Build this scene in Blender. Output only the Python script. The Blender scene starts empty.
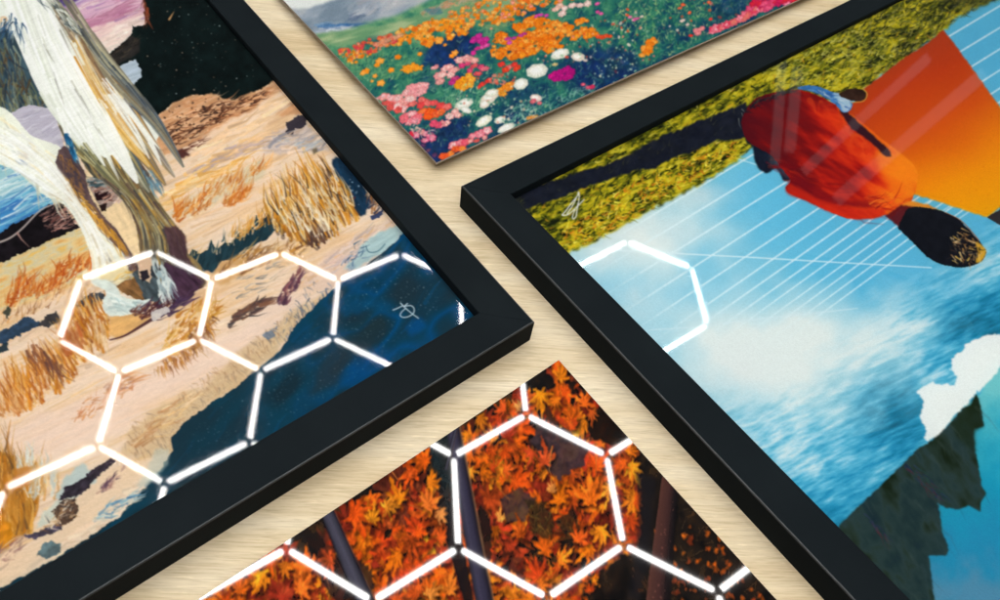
# Four art prints on a pale oak table under a ceiling of hexagonal tube lights (close-up).
import bpy, bmesh, math
import numpy as np
from mathutils import Matrix, Vector

U = 0.30                                  # camera height over the table in metres; all fitted sizes are multiples of it
SC = bpy.context.scene
COL = SC.collection

# ------------------------------------------------------------------ camera
FOC, PITCH, ROLL = 687.478, 0.956366, 0.178764
FW = np.array([0, math.cos(PITCH), -math.sin(PITCH)]); _rt = np.array([1., 0, 0]); _up = np.cross(_rt, FW)
RT = math.cos(ROLL) * _rt + math.sin(ROLL) * _up; UP = -math.sin(ROLL) * _rt + math.cos(ROLL) * _up
EYE = np.array([0, 0, U])
cd = bpy.data.cameras.new('camera'); cam = bpy.data.objects.new('camera', cd); COL.objects.link(cam)
cam.matrix_world = Matrix([[RT[0], UP[0], -FW[0], EYE[0]], [RT[1], UP[1], -FW[1], EYE[1]], [RT[2], UP[2], -FW[2], EYE[2]], [0, 0, 0, 1]])
cd.sensor_width = 36; cd.lens = 36 * FOC / 1000; cd.clip_start = .01; cd.clip_end = 50
cd.dof.use_dof = True; cd.dof.focus_distance = .36; cd.dof.aperture_fstop = 21
SC.camera = cam

# ------------------------------------------------------------------ room light: dim surround, the lit tubes overhead are built with the lamp
world = bpy.data.worlds.new('World'); SC.world = world; world.use_nodes = True
bg = world.node_tree.nodes['Background']; bg.inputs[0].default_value = (.86, .95, 1, 1); bg.inputs[1].default_value = .035
SC.view_settings.view_transform = 'Standard'; SC.view_settings.look = 'None'
SC.view_settings.exposure = 0.0; SC.view_settings.gamma = 1
TUBE_POWER = 52.0

# ------------------------------------------------------------------ helpers
def tag(o, label=None, cat=None, kind=None, group=None):
    for k, v in (('label', label), ('category', cat), ('kind', kind), ('group', group)):
        if v: o[k] = v
    return o

def empty(name, loc=(0, 0, 0)):
    o = bpy.data.objects.new(name, None); COL.objects.link(o); o.location = loc; o.empty_display_size = .02; return o

def link(name, verts, faces, mat, parent=None, smooth=False):
    me = bpy.data.meshes.new(name); me.from_pydata([tuple(v) for v in verts], [], faces); me.update()
    if smooth: me.polygons.foreach_set('use_smooth', [True] * len(me.polygons))
    o = bpy.data.objects.new(name, me); COL.objects.link(o); me.materials.append(mat)
    if parent is not None:
        o.parent = parent; o.matrix_parent_inverse = Matrix.Translation(-parent.location)
    return o

def rotv(a): return np.array([math.cos(a), math.sin(a)]), np.array([-math.sin(a), math.cos(a)])

def to_sheet(P):
    """world points on a print -> artwork units of the painting on it"""
    q = P - EYE; z = q @ FW
    return 500 + FOC * (q @ RT) / z, 300 - FOC * (q @ UP) / z

def on_plane(x, y, z):
    d = FW * FOC + RT * (x - 500) - UP * (y - 300); t = (z - U) / d[2]; return (EYE + d * t)

def nodes(name):
    m = bpy.data.materials.new(name); m.use_nodes = True; nt = m.node_tree
    return m, nt, nt.nodes['Principled BSDF']

def N(nt, t, **kw):
    n = nt.nodes.new(t)
    for k, v in kw.items():
        if k in n.inputs: n.inputs[k].default_value = v
        else: setattr(n, k, v)
    return n
# ------------------------------------------------------------------ painting toolkit
# Every picture is painted in the plane of its own print, in artwork units
# (1 unit is about half a millimetre of paper); the mesh of the print is dyed from it.
_TAB = np.random.RandomState(5).rand(256, 256).astype(np.float32)

def vnoise(x, y, seed=0):
    x = x + seed * 17.31; y = y + seed * 9.77
    xi = np.floor(x).astype(np.int64); yi = np.floor(y).astype(np.int64)
    fx = (x - xi).astype(np.float32); fy = (y - yi).astype(np.float32)
    fx = fx * fx * (3 - 2 * fx); fy = fy * fy * (3 - 2 * fy)
    a = _TAB[yi & 255, xi & 255]; b = _TAB[yi & 255, (xi + 1) & 255]
    c = _TAB[(yi + 1) & 255, xi & 255]; d = _TAB[(yi + 1) & 255, (xi + 1) & 255]
    return (a + (b - a) * fx) * (1 - fy) + (c + (d - c) * fx) * fy

def fbm(x, y, seed=0, octs=4):
    s = 0; w = 0.5; t = 0
    for k in range(octs):
        s = s + w * vnoise(x * 2 ** k, y * 2 ** k, seed + k * 3); t += w; w *= .55
    return s / t

def aniso(x, y, ang, lx, ly, seed=0, octs=3):
    a = math.radians(ang); c, s = math.cos(a), math.sin(a)
    return fbm((x * c + y * s) / lx, (-x * s + y * c) / ly, seed, octs)

def rgb(c):
    return np.array(c, np.float32) / 255.

def ramp(t, stops):
    xs = [s[0] for s in stops]; cs = np.array([s[1] for s in stops], np.float32) / 255.
    return np.stack([np.interp(t, xs, cs[:, k]) for k in range(3)], -1).astype(np.float32)

def spline(pts, n=6, closed=True):
    """smooth closed outline through points (Catmull-Rom)"""
    p = np.array(pts, float); m = len(p); out = []
    for i in range(m if closed else m - 1):
        if closed: a, b, c, d = p[i - 1], p[i], p[(i + 1) % m], p[(i + 2) % m]
        else: a, b, c, d = p[max(i - 1, 0)], p[i], p[i + 1], p[min(i + 2, m - 1)]
        for t in np.arange(n) / n:
            out.append(.5 * (2 * b + (c - a) * t + (2 * a - 5 * b + 4 * c - d) * t * t + (3 * b - a - 3 * c + d) * t ** 3))
    if not closed: out.append(p[-1])
    return np.array(out)

def inside(P, X, Y):
    m = np.zeros(X.shape, bool); n = len(P)
    for i in range(n):
        x0, y0 = P[i]; x1, y1 = P[(i + 1) % n]
        if y0 == y1: continue
        c = (Y >= min(y0, y1)) & (Y < max(y0, y1))
        if not c.any(): continue
        m ^= c & (X < x0 + (Y - y0) * (x1 - x0) / (y1 - y0))
    return m

def blur(m, k):
    if k < 1: return m
    for ax in (0, 1):
        p = np.concatenate([np.repeat(m.take([0], ax), k + 1, ax), m, np.repeat(m.take([-1], ax), k, ax)], ax)
        c = np.cumsum(p, ax, dtype=np.float64); n = m.shape[ax]
        m = ((c.take(range(2 * k + 1, 2 * k + 1 + n), ax) - c.take(range(0, n), ax)) / (2 * k + 1)).astype(np.float32)
    return m

def blur3(a, k=.5):
    """light softening, as of ink on paper"""
    for ax in (0, 1):
        p = np.roll(a, 1, ax); q = np.roll(a, -1, ax); a = a * (1 - k) + (p + q) * (k / 2)
    return a

class Canvas:
    def __init__(s, x0, y0, x1, y1, S=2, seed=1):
        s.S = S; s.x0, s.y0, s.x1, s.y1 = x0, y0, x1, y1
        s.w = int((x1 - x0) * S); s.h = int((y1 - y0) * S)
        s.a = np.zeros((s.h, s.w, 3), np.float32)
        s.X, s.Y = np.meshgrid((np.arange(s.w) + .5) / S + x0, (np.arange(s.h) + .5) / S + y0)
        s.X = s.X.astype(np.float32); s.Y = s.Y.astype(np.float32)
        s.R = np.random.RandomState(seed); s.k = seed * 40
    def box(s, x0, y0, x1, y1):
        c = lambda v, m: int(min(max(v, 0), m))
        return (slice(c((y0 - s.y0) * s.S, s.h), c((y1 - s.y0) * s.S + 1, s.h)), slice(c((x0 - s.x0) * s.S, s.w), c((x1 - s.x0) * s.S + 1, s.w)))
    def mask(s, P, warp=0, wl=6, pad=0, ang=None, ax=3):
        P = np.array(P, float); s.k += 1
        b = s.box(P[:, 0].min() - warp - pad, P[:, 1].min() - warp - pad, P[:, 0].max() + warp + pad, P[:, 1].max() + warp + pad)
        X, Y = s.X[b], s.Y[b]
        if X.size == 0: return b, np.zeros(X.shape, np.float32)
        if warp:
            if ang is None:
                dx = (fbm(X / wl, Y / wl, s.k, 3) - .5) * 2 * warp; dy = (fbm(X / wl, Y / wl, s.k + 50, 3) - .5) * 2 * warp
            else:   # ragged along one direction, like bristles
                n = (aniso(X, Y, ang, wl * ax, wl, s.k, 3) - .5) * 2 * warp
                a = math.radians(ang); dx = n * math.cos(a); dy = n * math.sin(a)
            X = X + dx; Y = Y + dy
        return b, inside(P, X, Y).astype(np.float32)
    def put(s, b, m, col):
        m = m[..., None]; s.a[b] = s.a[b] * (1 - m) + col * m
    def fill(s, P, col, warp=0, wl=6, soft=0, alpha=1., smooth=False, ang=None, var=0, va=(0, 6, 6)):
        if smooth: P = spline(P)
        b, m = s.mask(P, warp, wl, soft / s.S + 1, ang)
        if m.size == 0: return
        m = blur(blur(m, soft), soft) * alpha
        c = col(s.X[b], s.Y[b]) if callable(col) else rgb(col)
        if var: c = c * (1 + var * (aniso(s.X[b], s.Y[b], va[0], va[1], va[2], s.k + 7) - .5)[..., None] * 2)
        s.put(b, m, np.clip(c, 0, 1))
    def stroke(s, pts, w, col, alpha=1., taper=(1., .15)):
        """one brush stroke along a polyline with a tapering round brush"""
        pts = np.asarray(pts, float); r = w + 1
        b = s.box(pts[:, 0].min() - r, pts[:, 1].min() - r, pts[:, 0].max() + r, pts[:, 1].max() + r)
        X, Y = s.X[b], s.Y[b]
        if X.size == 0: return
        m = np.zeros(X.shape, np.float32); n = len(pts) - 1; S = s.S
        for i in range(n):
            ax, ay = pts[i]; dx, dy = pts[i + 1] - pts[i]; L = dx * dx + dy * dy + 1e-9
            t = np.clip(((X - ax) * dx + (Y - ay) * dy) / L, 0, 1)
            d = np.sqrt((X - ax - t * dx) ** 2 + (Y - ay - t * dy) ** 2)
            q = (i + t) / n; ww = w * .5 * (taper[0] + (taper[1] - taper[0]) * q)
            m = np.maximum(m, np.clip((ww - d) * S + .5, 0, 1))
        s.put(b, m * alpha, rgb(col))
    def points(s, P, n):
        """n random points inside an outline (or list of outlines)"""
        P = np.array(P, float); out = np.zeros((0, 2)); lo, hi = P.min(0), P.max(0)
        while len(out) < n:
            q = lo + s.R.rand(n * 3, 2) * (hi - lo)
            out = np.concatenate([out, q[inside(P, q[:, 0], q[:, 1])]])
        return out[:n]
    def strokes(s, P, n, ang, ln, w, cols, aj=12, alpha=(.5, 1), curve=.15, jit=.06, taper=(1., .15), wts=None, field=None):
        pts = s.points(P, n); R = s.R
        for x, y in pts:
            a0 = field(x, y) if field else ang
            a = math.radians(a0 + R.randn() * aj); L = ln * (.5 + R.rand()); c, q = math.cos(a), math.sin(a)
            k = (R.rand() - .5) * 2 * curve * L
            p = np.array([[x, y], [x + c * L * .5 - q * k, y + q * L * .5 + c * k], [x + c * L, y + q * L]])
            col = np.array(cols[R.choice(len(cols), p=wts)]) * (1 + jit * R.randn())
            s.stroke(p, w * (.5 + R.rand()), np.clip(col, 0, 255), alpha[0] + (alpha[1] - alpha[0]) * R.rand(), taper)
    def flow(s, LC, RC, n, colf, w=1.6, tl=(.15, .4), s0=0., s1=1., t0=0., t1=1., alpha=(.4, .95), drift=.04):
        """long combed strands between two guide curves; colf(u across, t along) names the colour"""
        LC = spline(LC, 8, False); RC = spline(RC, 8, False); R = s.R
        def at(C, t):
            q = np.clip(t, 0, 1) * (len(C) - 1); i = np.minimum(q.astype(int), len(C) - 2); f = (q - i)[:, None]; return C[i] * (1 - f) + C[i + 1] * f
        for _ in range(n):
            u = s0 + (s1 - s0) * R.rand(); ta = t0 + (t1 - t0) * R.rand(); tb = min(ta + tl[0] + (tl[1] - tl[0]) * R.rand(), .84 + .24 * float(vnoise(np.array([u * 9.]), np.array([3.]), 2)[0]) + .05 * R.rand()); ta = min(ta, tb - .05)
            t = np.linspace(ta, tb, 7); uu = u + drift * R.randn() * (t - ta) / (tb - ta + 1e-6) + .012 * np.sin(t * 14 + u * 9)
            P = at(LC, t) * (1 - uu[:, None]) + at(RC, t) * uu[:, None]
            col = np.clip(np.array(colf(u, ta)) * (1 + .05 * R.randn()), 0, 255); m = 3
            ww = w * (.5 + R.rand()); al = alpha[0] + (alpha[1] - alpha[0]) * R.rand()
            s.stroke(P, ww, col, al, (1, .1))
    def lock(s, path, w, n, cols, lw=1.8, alpha=(.4, .95), late=None, seg=(.35, .7)):
        """a pointed lock of hair: strands that share a path and close toward its tip"""
        C = spline(path, 8, False); R = s.R; m = len(C) - 1
        for _ in range(n):
            u = (R.rand() - .5) * 2; ta = R.rand() * (1 - seg[0]); tb = min(1, ta + seg[0] + (seg[1] - seg[0]) * R.rand()); t = np.linspace(ta, tb, 8)
            q = t * m; i = np.minimum(q.astype(int), m - 1); f = (q - i)[:, None]; P = C[i] * (1 - f) + C[i + 1] * f; d = C[i + 1] - C[i]; d /= np.linalg.norm(d, axis=1)[:, None] + 1e-9
            P = P + np.column_stack([-d[:, 1], d[:, 0]]) * (u * w * (1 - .92 * t ** 2.2))[:, None]
            pal = late if late is not None and (ta + tb) / 2 > .62 + .15 * R.randn() else cols
            s.stroke(P, lw * (.5 + R.rand()), np.clip(np.array(pal[R.randint(len(pal))]) * (1 + .04 * R.randn()), 0, 255), alpha[0] + (alpha[1] - alpha[0]) * R.rand(), (1, .1))
    def dots(s, P, n, r, cols, alpha=(.4, 1)):
        for x, y in s.points(P, n):
            rr = r * (.4 + s.R.rand()); s.stroke([[x, y], [x + s.R.randn() * rr * .6, y + s.R.randn() * rr * .4]], rr * 2, cols[s.R.randint(len(cols))], alpha[0] + (alpha[1] - alpha[0]) * s.R.rand(), (1, 1))
    def blob(s, x, y, rx, ry, col, rot=0, lobes=5, amp=.18, edge=None, shade=.15, alpha=1.):
        """a flower head: lobed outline, radial petal shading, darker rim or heart"""
        r = max(rx, ry) * 1.4; b = s.box(x - r, y - r, x + r, y + r)
        X, Y = s.X[b] - x, s.Y[b] - y
        if X.size == 0: return
        a = math.radians(rot); u = (X * math.cos(a) + Y * math.sin(a)) / rx; v = (-X * math.sin(a) + Y * math.cos(a)) / ry
        th = np.arctan2(v, u); d = np.sqrt(u * u + v * v); ph = s.R.rand() * 6.28; s.k += 1
        R_ = 1 + amp * np.cos(lobes * th + ph) + amp * 1.6 * (vnoise(X * 3 / rx + 40, Y * 3 / ry + 40, s.k) - .5)
        m = np.clip((R_ - d) * min(rx, ry) * s.S + .5, 0, 1) * alpha
        c = rgb(col)[None, None] * (1 + shade * (np.cos(lobes * 2 * th + ph) * .5 + 1.6 * (vnoise(X * 1.3 + 9, Y * 1.3, s.k + 3) - .5)))[..., None]
        if edge is not None:
            e = np.clip((d / R_ - .55) / .45, 0, 1)[..., None] * .75; c = c * (1 - e) + rgb(edge) * e
        s.put(b, m, np.clip(c, 0, 1))
    def grain(s, amp, seed=3):
        s.a *= 1 + amp * (s.R.rand(s.h, s.w, 1).astype(np.float32) - .5) * 2
    def sample(s, x, y):
        """bilinear lookup; beyond the painted sheet the picture folds back on itself"""
        def fold(v, lo, hi):
            t = np.mod(v - lo, 2 * (hi - lo)); return lo + np.where(t > hi - lo, 2 * (hi - lo) - t, t)
        u = np.clip((fold(x, s.x0, s.x1) - s.x0) * s.S - .5, 0, s.w - 1.001); v = np.clip((fold(y, s.y0, s.y1) - s.y0) * s.S - .5, 0, s.h - 1.001)
        i = u.astype(int); j = v.astype(int); fu = (u - i)[:, None]; fv = (v - j)[:, None]; A = s.a
        return (A[j, i] * (1 - fu) + A[j, i + 1] * fu) * (1 - fv) + (A[j + 1, i] * (1 - fu) + A[j + 1, i + 1] * fu) * fv
def paint_beach():
    """pale horse legs on a sandy beach, thick oil-paint strokes"""
    c = Canvas(-40, -40, 510, 640, 2, 3); X, Y, R = c.X, c.Y, c.R
    n = aniso(X, Y, -25, 60, 7, 1, 4); n2 = fbm(X / 70, Y / 70, 4, 2)
    c.a = ramp(n * .6 + n2 * .4, [(.25, (222, 184, 142)), (.42, (238, 206, 168)), (.52, (240, 216, 190)), (.64, (243, 222, 202)), (.8, (236, 206, 160))])
    W = [(-40, -40), (510, -40), (510, 640), (-40, 640)]
    c.strokes(W, 2600, -25, 34, 3.2, [(242, 222, 198), (236, 200, 160), (228, 190, 150), (244, 214, 190), (206, 176, 150), (240, 204, 150)], 5, (.15, .55), .06)
    # rosy sand in the middle, pale near the bottom
    c.fill([(0, 425), (60, 405), (140, 372), (240, 330), (300, 285), (330, 290), (250, 352), (170, 400), (110, 440), (40, 462), (0, 470)], (240, 216, 200), 8, 20, 8, .75)
    c.fill([(-40, 560), (40, 545), (100, 470), (170, 450), (128, 510), (0, 600), (-40, 640)], (238, 212, 182), 5, 10, 3, .9)
    c.strokes([(60, 545), (150, 470), (130, 510), (0, 590)], 160, -28, 26, 4, [(240, 216, 190), (232, 204, 176), (246, 226, 204)], 6, (.3, .7))
    # sky
    sky = [(35, -40), (150, -40), (150, 50), (130, 62), (112, 72), (100, 66), (70, 30)]
    c.fill(sky, lambda x, y: ramp((y + .38 * (x - 50)) / 90 + (aniso(x, y, -20, 30, 5, 8) - .5) * .35, [(0, (110, 92, 165)), (.16, (176, 146, 196)), (.3, (222, 180, 206)), (.42, (232, 196, 210)), (.5, (206, 150, 172)), (.58, (238, 206, 204)), (.72, (246, 232, 216)), (1, (240, 232, 220))]))
    c.strokes(sky, 220, -20, 22, 2.4, [(232, 200, 214), (198, 140, 165), (240, 220, 214), (170, 130, 180), (246, 236, 226)], 5, (.2, .7))
    c.fill([(44, -20), (80, -20), (78, 4), (72, 10), (60, 9), (50, 3)], (86, 66, 132), 3, 5, 2, .95, var=.3)
    c.strokes([(82, 24), (125, 8), (128, 14), (84, 34)], 60, -22, 18, 2.4, [(190, 128, 160), (206, 150, 175)], 5, (.4, .9))
    c.strokes([(95, 45), (135, 24), (132, 40), (104, 58)], 60, -22, 18, 3, [(246, 234, 222), (244, 220, 210)], 5, (.4, .9))
    # patch of sea behind the arch
    c.fill([(106, 74), (137, 60), (148, 80), (134, 100)], (190, 204, 218), 1, 5, 1, 1, var=.1, va=(-20, 20, 3))
    # the dark rock
    rock = [(144, -30), (144, 0), (147, 14), (150, 22), (146, 28), (134, 29), (132, 38), (121, 48), (104, 62), (108, 66), (118, 69), (137, 61), (141, 70), (143, 79), (134, 87), (133, 96), (142, 106), (154, 120), (172, 106), (192, 97), (214, 97), (236, 103), (262, 90), (290, 72), (320, 60), (320, -40)]
    c.fill(rock, (15, 26, 26), 1.6, 3, 0, 1, var=.35, va=(0, 9, 9))
    c.fill([(104, 62), (121, 48), (132, 38), (141, 42), (141, 55), (118, 68)], (48, 44, 42), 1.2, 3, 1, .9, var=.35, va=(-35, 8, 3))
    c.strokes([(105, 62), (132, 40), (140, 44), (118, 66)], 30, -35, 8, 1.2, [(92, 78, 60), (70, 62, 56)], 10, (.3, .7))
    c.strokes([(143, -5), (149, 12), (152, 24), (146, 24)], 26, 80, 8, 2, [(150, 72, 44), (96, 50, 36)], 15, (.4, .9))
    c.stroke([(170, 22), (175, 14)], 2.2, (198, 150, 100))
    c.dots([(150, 0), (200, -10), (262, 80), (215, 92), (165, 100), (146, 60)], 95, .45, [(200, 214, 214), (150, 120, 100), (110, 130, 130), (220, 190, 170)], (.3, .95))
    # sand mound under the rock
    c.fill([(154, 122), (172, 106), (192, 97), (214, 96), (232, 102), (262, 90), (300, 66), (330, 110), (250, 122), (180, 150), (160, 160)], (217, 166, 122), 2, 4, 1, 1, var=.16, va=(-25, 18, 3))
    c.strokes([(158, 124), (190, 99), (214, 97), (240, 104), (272, 84), (285, 95), (230, 122), (170, 158)], 240, -22, 12, 2, [(232, 186, 146), (200, 140, 96), (238, 200, 164)], 8, (.3, .8))
    c.strokes([(163, 128), (188, 112), (240, 100), (262, 92), (268, 98), (222, 126), (168, 152)], 150, -22, 8, 1.5, [(62, 40, 34), (88, 52, 38), (120, 72, 48)], 12, (.5, 1))
    c.dots([(158, 118), (190, 100), (224, 98), (250, 96), (240, 108), (170, 140)], 60, .8, [(84, 56, 44), (60, 44, 40)])
    c.fill([(168, 168), (200, 140), (250, 112), (288, 86), (298, 96), (262, 130), (225, 150), (180, 172)], (242, 216, 190), 3, 6, 2, .95)
    c.strokes([(170, 166), (250, 115), (290, 90), (296, 98), (230, 146), (180, 170)], 110, -28, 24, 3, [(246, 226, 206), (236, 200, 160), (244, 210, 170)], 5, (.3, .8))
    c.fill([(174, 152), (182, 150), (190, 154), (188, 158), (178, 160)], (70, 34, 34), 2, 3, 1, .9)
    c.strokes([(180, 150), (200, 140), (206, 144), (184, 158)], 14, -25, 8, 1.2, [(90, 48, 38)], 10)
    # right of the mound, next to the frame
    c.fill([(262, 138), (284, 128), (300, 116), (312, 132), (330, 150), (300, 152), (262, 156)], (205, 190, 186), 4, 7, 2, .8, var=.2, va=(-25, 12, 3))
    c.fill([(284, 134), (288, 124), (298, 116), (310, 118), (306, 126), (296, 130), (292, 138)], (44, 40, 52), 2.5, 4, 0, .9)
    c.strokes([(258, 142), (296, 132), (326, 140), (330, 150), (280, 156)], 70, -20, 16, 2.4, [(176, 186, 196), (220, 190, 160), (150, 150, 160), (240, 214, 190)], 10, (.4, .9))
    c.strokes([(180, 176), (240, 142), (262, 146), (200, 176)], 60, -18, 22, 3, [(196, 178, 182), (224, 186, 140), (170, 158, 170), (236, 190, 120)], 8, (.3, .8))
    c.strokes([(150, 205), (172, 186), (236, 160), (250, 166), (180, 196), (158, 214)], 70, -24, 24, 3, [(236, 196, 130), (238, 180, 90), (244, 214, 170)], 6, (.4, .9))
    # orange streaked grass
    c.fill([(166, 220), (178, 204), (220, 180), (268, 160), (262, 178), (226, 198), (190, 216)], (214, 206, 176), 3, 6, 3, .7)
    for reg in ([(170, 220), (176, 206), (200, 200), (212, 206), (198, 216), (180, 222)], [(196, 200), (206, 188), (234, 178), (268, 164), (262, 174), (240, 184), (214, 198)], [(220, 204), (234, 194), (250, 190), (246, 200), (230, 208)]):
        c.strokes(reg, 80, -62, 11, 2, [(206, 120, 44), (220, 140, 60), (190, 98, 38), (232, 176, 110)], 16, (.35, .85))
    c.strokes([(166, 222), (210, 182), (262, 160), (240, 196), (190, 222)], 90, -60, 9, 1.4, [(238, 222, 186), (220, 214, 190), (228, 180, 110)], 14, (.4, .9))
    # dark teal cast patches of scrub
    scrub = [(186, 262), (192, 250), (200, 253), (208, 250), (211, 240), (216, 250), (224, 244), (232, 242), (240, 232), (254, 226), (256, 216), (262, 222), (272, 212), (280, 224), (268, 238), (250, 248), (236, 258), (222, 262), (214, 272), (190, 268)]
    c.fill(scrub, (30, 58, 70), 3, 4, 0, .97, ang=-70, var=.3, va=(-70, 9, 3))
    c.strokes([(188, 258), (214, 244), (262, 220), (270, 226), (226, 252), (196, 264)], 50, -80, 9, 1.1, [(232, 206, 170), (210, 176, 120), (50, 76, 84)], 14, (.5, .95))
    c.strokes([(225, 236), (262, 214), (268, 222), (240, 240)], 60, -70, 12, 1.8, [(206, 140, 56), (226, 180, 104), (240, 216, 180)], 18, (.5, 1))
    c.fill([(212, 276), (222, 262), (240, 254), (252, 262), (244, 274), (220, 286)], (214, 170, 112), 2, 5, 2, .9)
    c.strokes([(214, 278), (240, 252), (300, 240), (310, 252), (270, 264), (230, 280)], 130, -40, 13, 2, [(206, 150, 70), (180, 128, 70), (232, 200, 150), (120, 84, 56)], 18, (.4, .9))
    # the big golden tuft
    c.fill([(332, 158), (344, 160), (362, 180), (370, 200), (366, 214), (352, 216), (338, 200)], (28, 56, 82), 3, 5, 1, 1, var=.35, va=(60, 8, 3))
    c.dots([(345, 175), (365, 190), (362, 208), (350, 205)], 12, .8, [(150, 180, 200), (200, 216, 226), (130, 50, 50)])
    c.fill([(262, 222), (276, 206), (290, 196), (308, 210), (320, 220), (300, 226), (284, 232)], (42, 52, 60), 4, 5, 1, .85)
    tuft = [(266, 216), (276, 194), (284, 176), (304, 166), (330, 156), (344, 166), (350, 190), (362, 210), (358, 226), (336, 226), (318, 250), (300, 252), (282, 236)]
    golds = [(206, 140, 40), (226, 164, 66), (186, 116, 34), (236, 190, 104), (150, 96, 44), (246, 220, 170), (216, 150, 50)]
    fld = lambda x, y: 248 - (x - 300) * .18 + (y - 200) * .1
    c.strokes([(270, 232), (288, 210), (330, 190), (356, 220), (318, 244), (300, 248)], 90, 0, 22, 3, [(120, 80, 46), (80, 62, 54), (150, 104, 50)], 10, (.5, .9), field=fld)
    c.strokes([(268, 226), (284, 192), (336, 172), (362, 218), (352, 226), (318, 248), (296, 246)], 420, 0, 25, 2.1, golds, 9, (.55, 1), .12, field=fld)
    c.strokes([(268, 226), (284, 190), (336, 172), (362, 214), (318, 246)], 120, 0, 20, 1.3, [(250, 236, 208), (238, 226, 206), (70, 54, 50)], 10, (.55, 1), .12, field=fld)
    c.strokes([(305, 246), (320, 230), (334, 236), (318, 250)], 34, 245, 14, 1.8, [(96, 66, 56), (70, 52, 54)], 14, (.5, 1))
    c.strokes([(276, 222), (300, 200), (340, 190), (340, 226), (308, 240)], 60, 240, 16, 1.7, [(250, 238, 220), (240, 222, 180)], 8, (.5, .9))
    c.fill([(312, 150), (317, 148), (318, 152), (314, 155)], (110, 100, 80), .5, 2, 1, .9)
    c.strokes([(362, 196), (376, 194), (388, 212), (372, 218)], 36, -60, 9, 1.8, [(150, 100, 60), (196, 130, 70), (60, 60, 80)], 20, (.5, 1))
    c.fill([(370, 216), (384, 210), (382, 216), (372, 220)], (40, 56, 100), 1.5, 3, 0, .9)
    # pale sand with a puddle beside the blue rock
    c.fill([(300, 286), (330, 252), (372, 226), (400, 216), (412, 232), (380, 262), (330, 292)], (232, 206, 188), 4, 8, 3, .9)
    c.strokes([(300, 282), (340, 246), (392, 220), (400, 230), (350, 264), (310, 288)], 130, -35, 18, 2.6, [(226, 196, 184), (240, 216, 196), (200, 190, 196), (232, 192, 150)], 9, (.3, .85))
    c.fill([(344, 268), (356, 256), (362, 244), (380, 232), (398, 224), (406, 232), (394, 246), (374, 258), (356, 268)], (176, 206, 210), 3, 6, 1, .92, var=.1, va=(-30, 12, 3))
    c.stroke(spline([(366, 246), (369, 252), (378, 251), (385, 244)], 4, False), 1.5, (50, 90, 110), .8, (.6, .6))
    c.strokes([(340, 266), (356, 240), (366, 240), (362, 262), (350, 272)], 34, -50, 8, 1.2, [(80, 110, 150), (60, 90, 120), (150, 170, 190)], 25, (.4, .9))
    # speckled left meadow below the dark rocks
    c.fill([(-40, 262), (0, 250), (60, 228), (84, 232), (94, 262), (90, 278), (40, 300), (-40, 322)], lambda x, y: ramp(aniso(x, y, -25, 18, 5, 31), [(.2, (230, 176, 104)), (.45, (232, 206, 150)), (.6, (212, 206, 176)), (.8, (238, 196, 110))]), 3, 7, 2)
    for reg, n in (([(8, 290), (16, 276), (30, 276), (40, 284), (34, 296), (14, 300)], 90), ([(48, 284), (56, 268), (66, 262), (94, 258), (92, 272), (70, 280), (58, 290)], 120), ([(28, 292), (48, 282), (54, 290), (36, 300)], 40), ([(4, 298), (20, 300), (16, 308), (6, 306)], 30)):
        c.strokes(reg, n, -65, 10, 1.8, [(196, 96, 36), (214, 128, 52), (176, 80, 34), (222, 160, 90)], 22, (.5, 1))
    c.strokes([(-10, 318), (40, 298), (90, 276), (90, 292), (40, 312), (-10, 334)], 110, -70, 9, 1.5, [(240, 206, 160), (226, 180, 126), (206, 150, 92), (150, 104, 70)], 14, (.4, .9))
    c.fill([(-10, 338), (12, 326), (24, 318), (38, 320), (40, 326), (26, 332), (14, 338), (0, 344)], (32, 60, 92), 4, 4, 0, .9, var=.4, va=(-30, 7, 4))
    c.fill([(38, 326), (46, 316), (58, 312), (61, 322), (48, 328)], (46, 46, 52), 3, 4, 0, .9, var=.4)
    c.fill([(76, 306), (84, 296), (100, 292), (106, 296), (100, 304), (90, 310)], (42, 52, 66), 3, 4, 0, .9, var=.4)
    c.fill([(3, 312), (8, 306), (12, 310), (8, 320)], (52, 60, 54), 2, 3, 0, .9)
    c.fill([(-10, 350), (2, 345), (8, 342), (8, 350), (-10, 356)], (28, 46, 60), 2, 3, 0, .9)
    # ochre grass
    f2 = lambda x, y: -118 + (y - 360) * .25
    c.strokes([(60, 356), (66, 330), (80, 310), (104, 306), (112, 330), (104, 352), (84, 362)], 260, -115, 17, 2.2, [(200, 130, 42), (176, 104, 40), (226, 164, 70), (150, 88, 44), (236, 200, 140)], 13, (.5, 1))
    c.strokes([(0, 410), (12, 384), (50, 360), (78, 356), (78, 376), (60, 394), (24, 414)], 330, 0, 21, 2.1, [(200, 124, 50), (216, 142, 46), (232, 176, 90), (168, 96, 44), (240, 206, 160)], 10, (.5, 1), field=f2)
    c.strokes([(22, 352), (34, 342), (60, 356), (64, 372), (44, 366)], 30, 60, 20, 2.6, [(140, 90, 64), (110, 74, 66), (170, 108, 64)], 12, (.5, .95))
    c.strokes([(62, 330), (84, 332), (84, 352), (66, 356)], 60, -110, 12, 3, [(186, 110, 62), (170, 96, 50), (204, 140, 90)], 14, (.5, .9))
    c.strokes([(-10, 420), (0, 404), (30, 400), (20, 416)], 70, -110, 13, 1.8, [(214, 150, 90), (236, 190, 130), (190, 120, 60)], 12, (.4, .9))
    c.fill([(108, 334), (110, 316), (140, 312), (150, 318), (136, 330), (118, 340)], (228, 180, 112), 2, 5, 2, .9, var=.12, va=(-20, 10, 3))
    c.stroke(spline([(110, 340), (124, 336), (138, 328), (154, 318)], 4, False), 3.6, (84, 52, 56), .95, (.35, 1))
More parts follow.
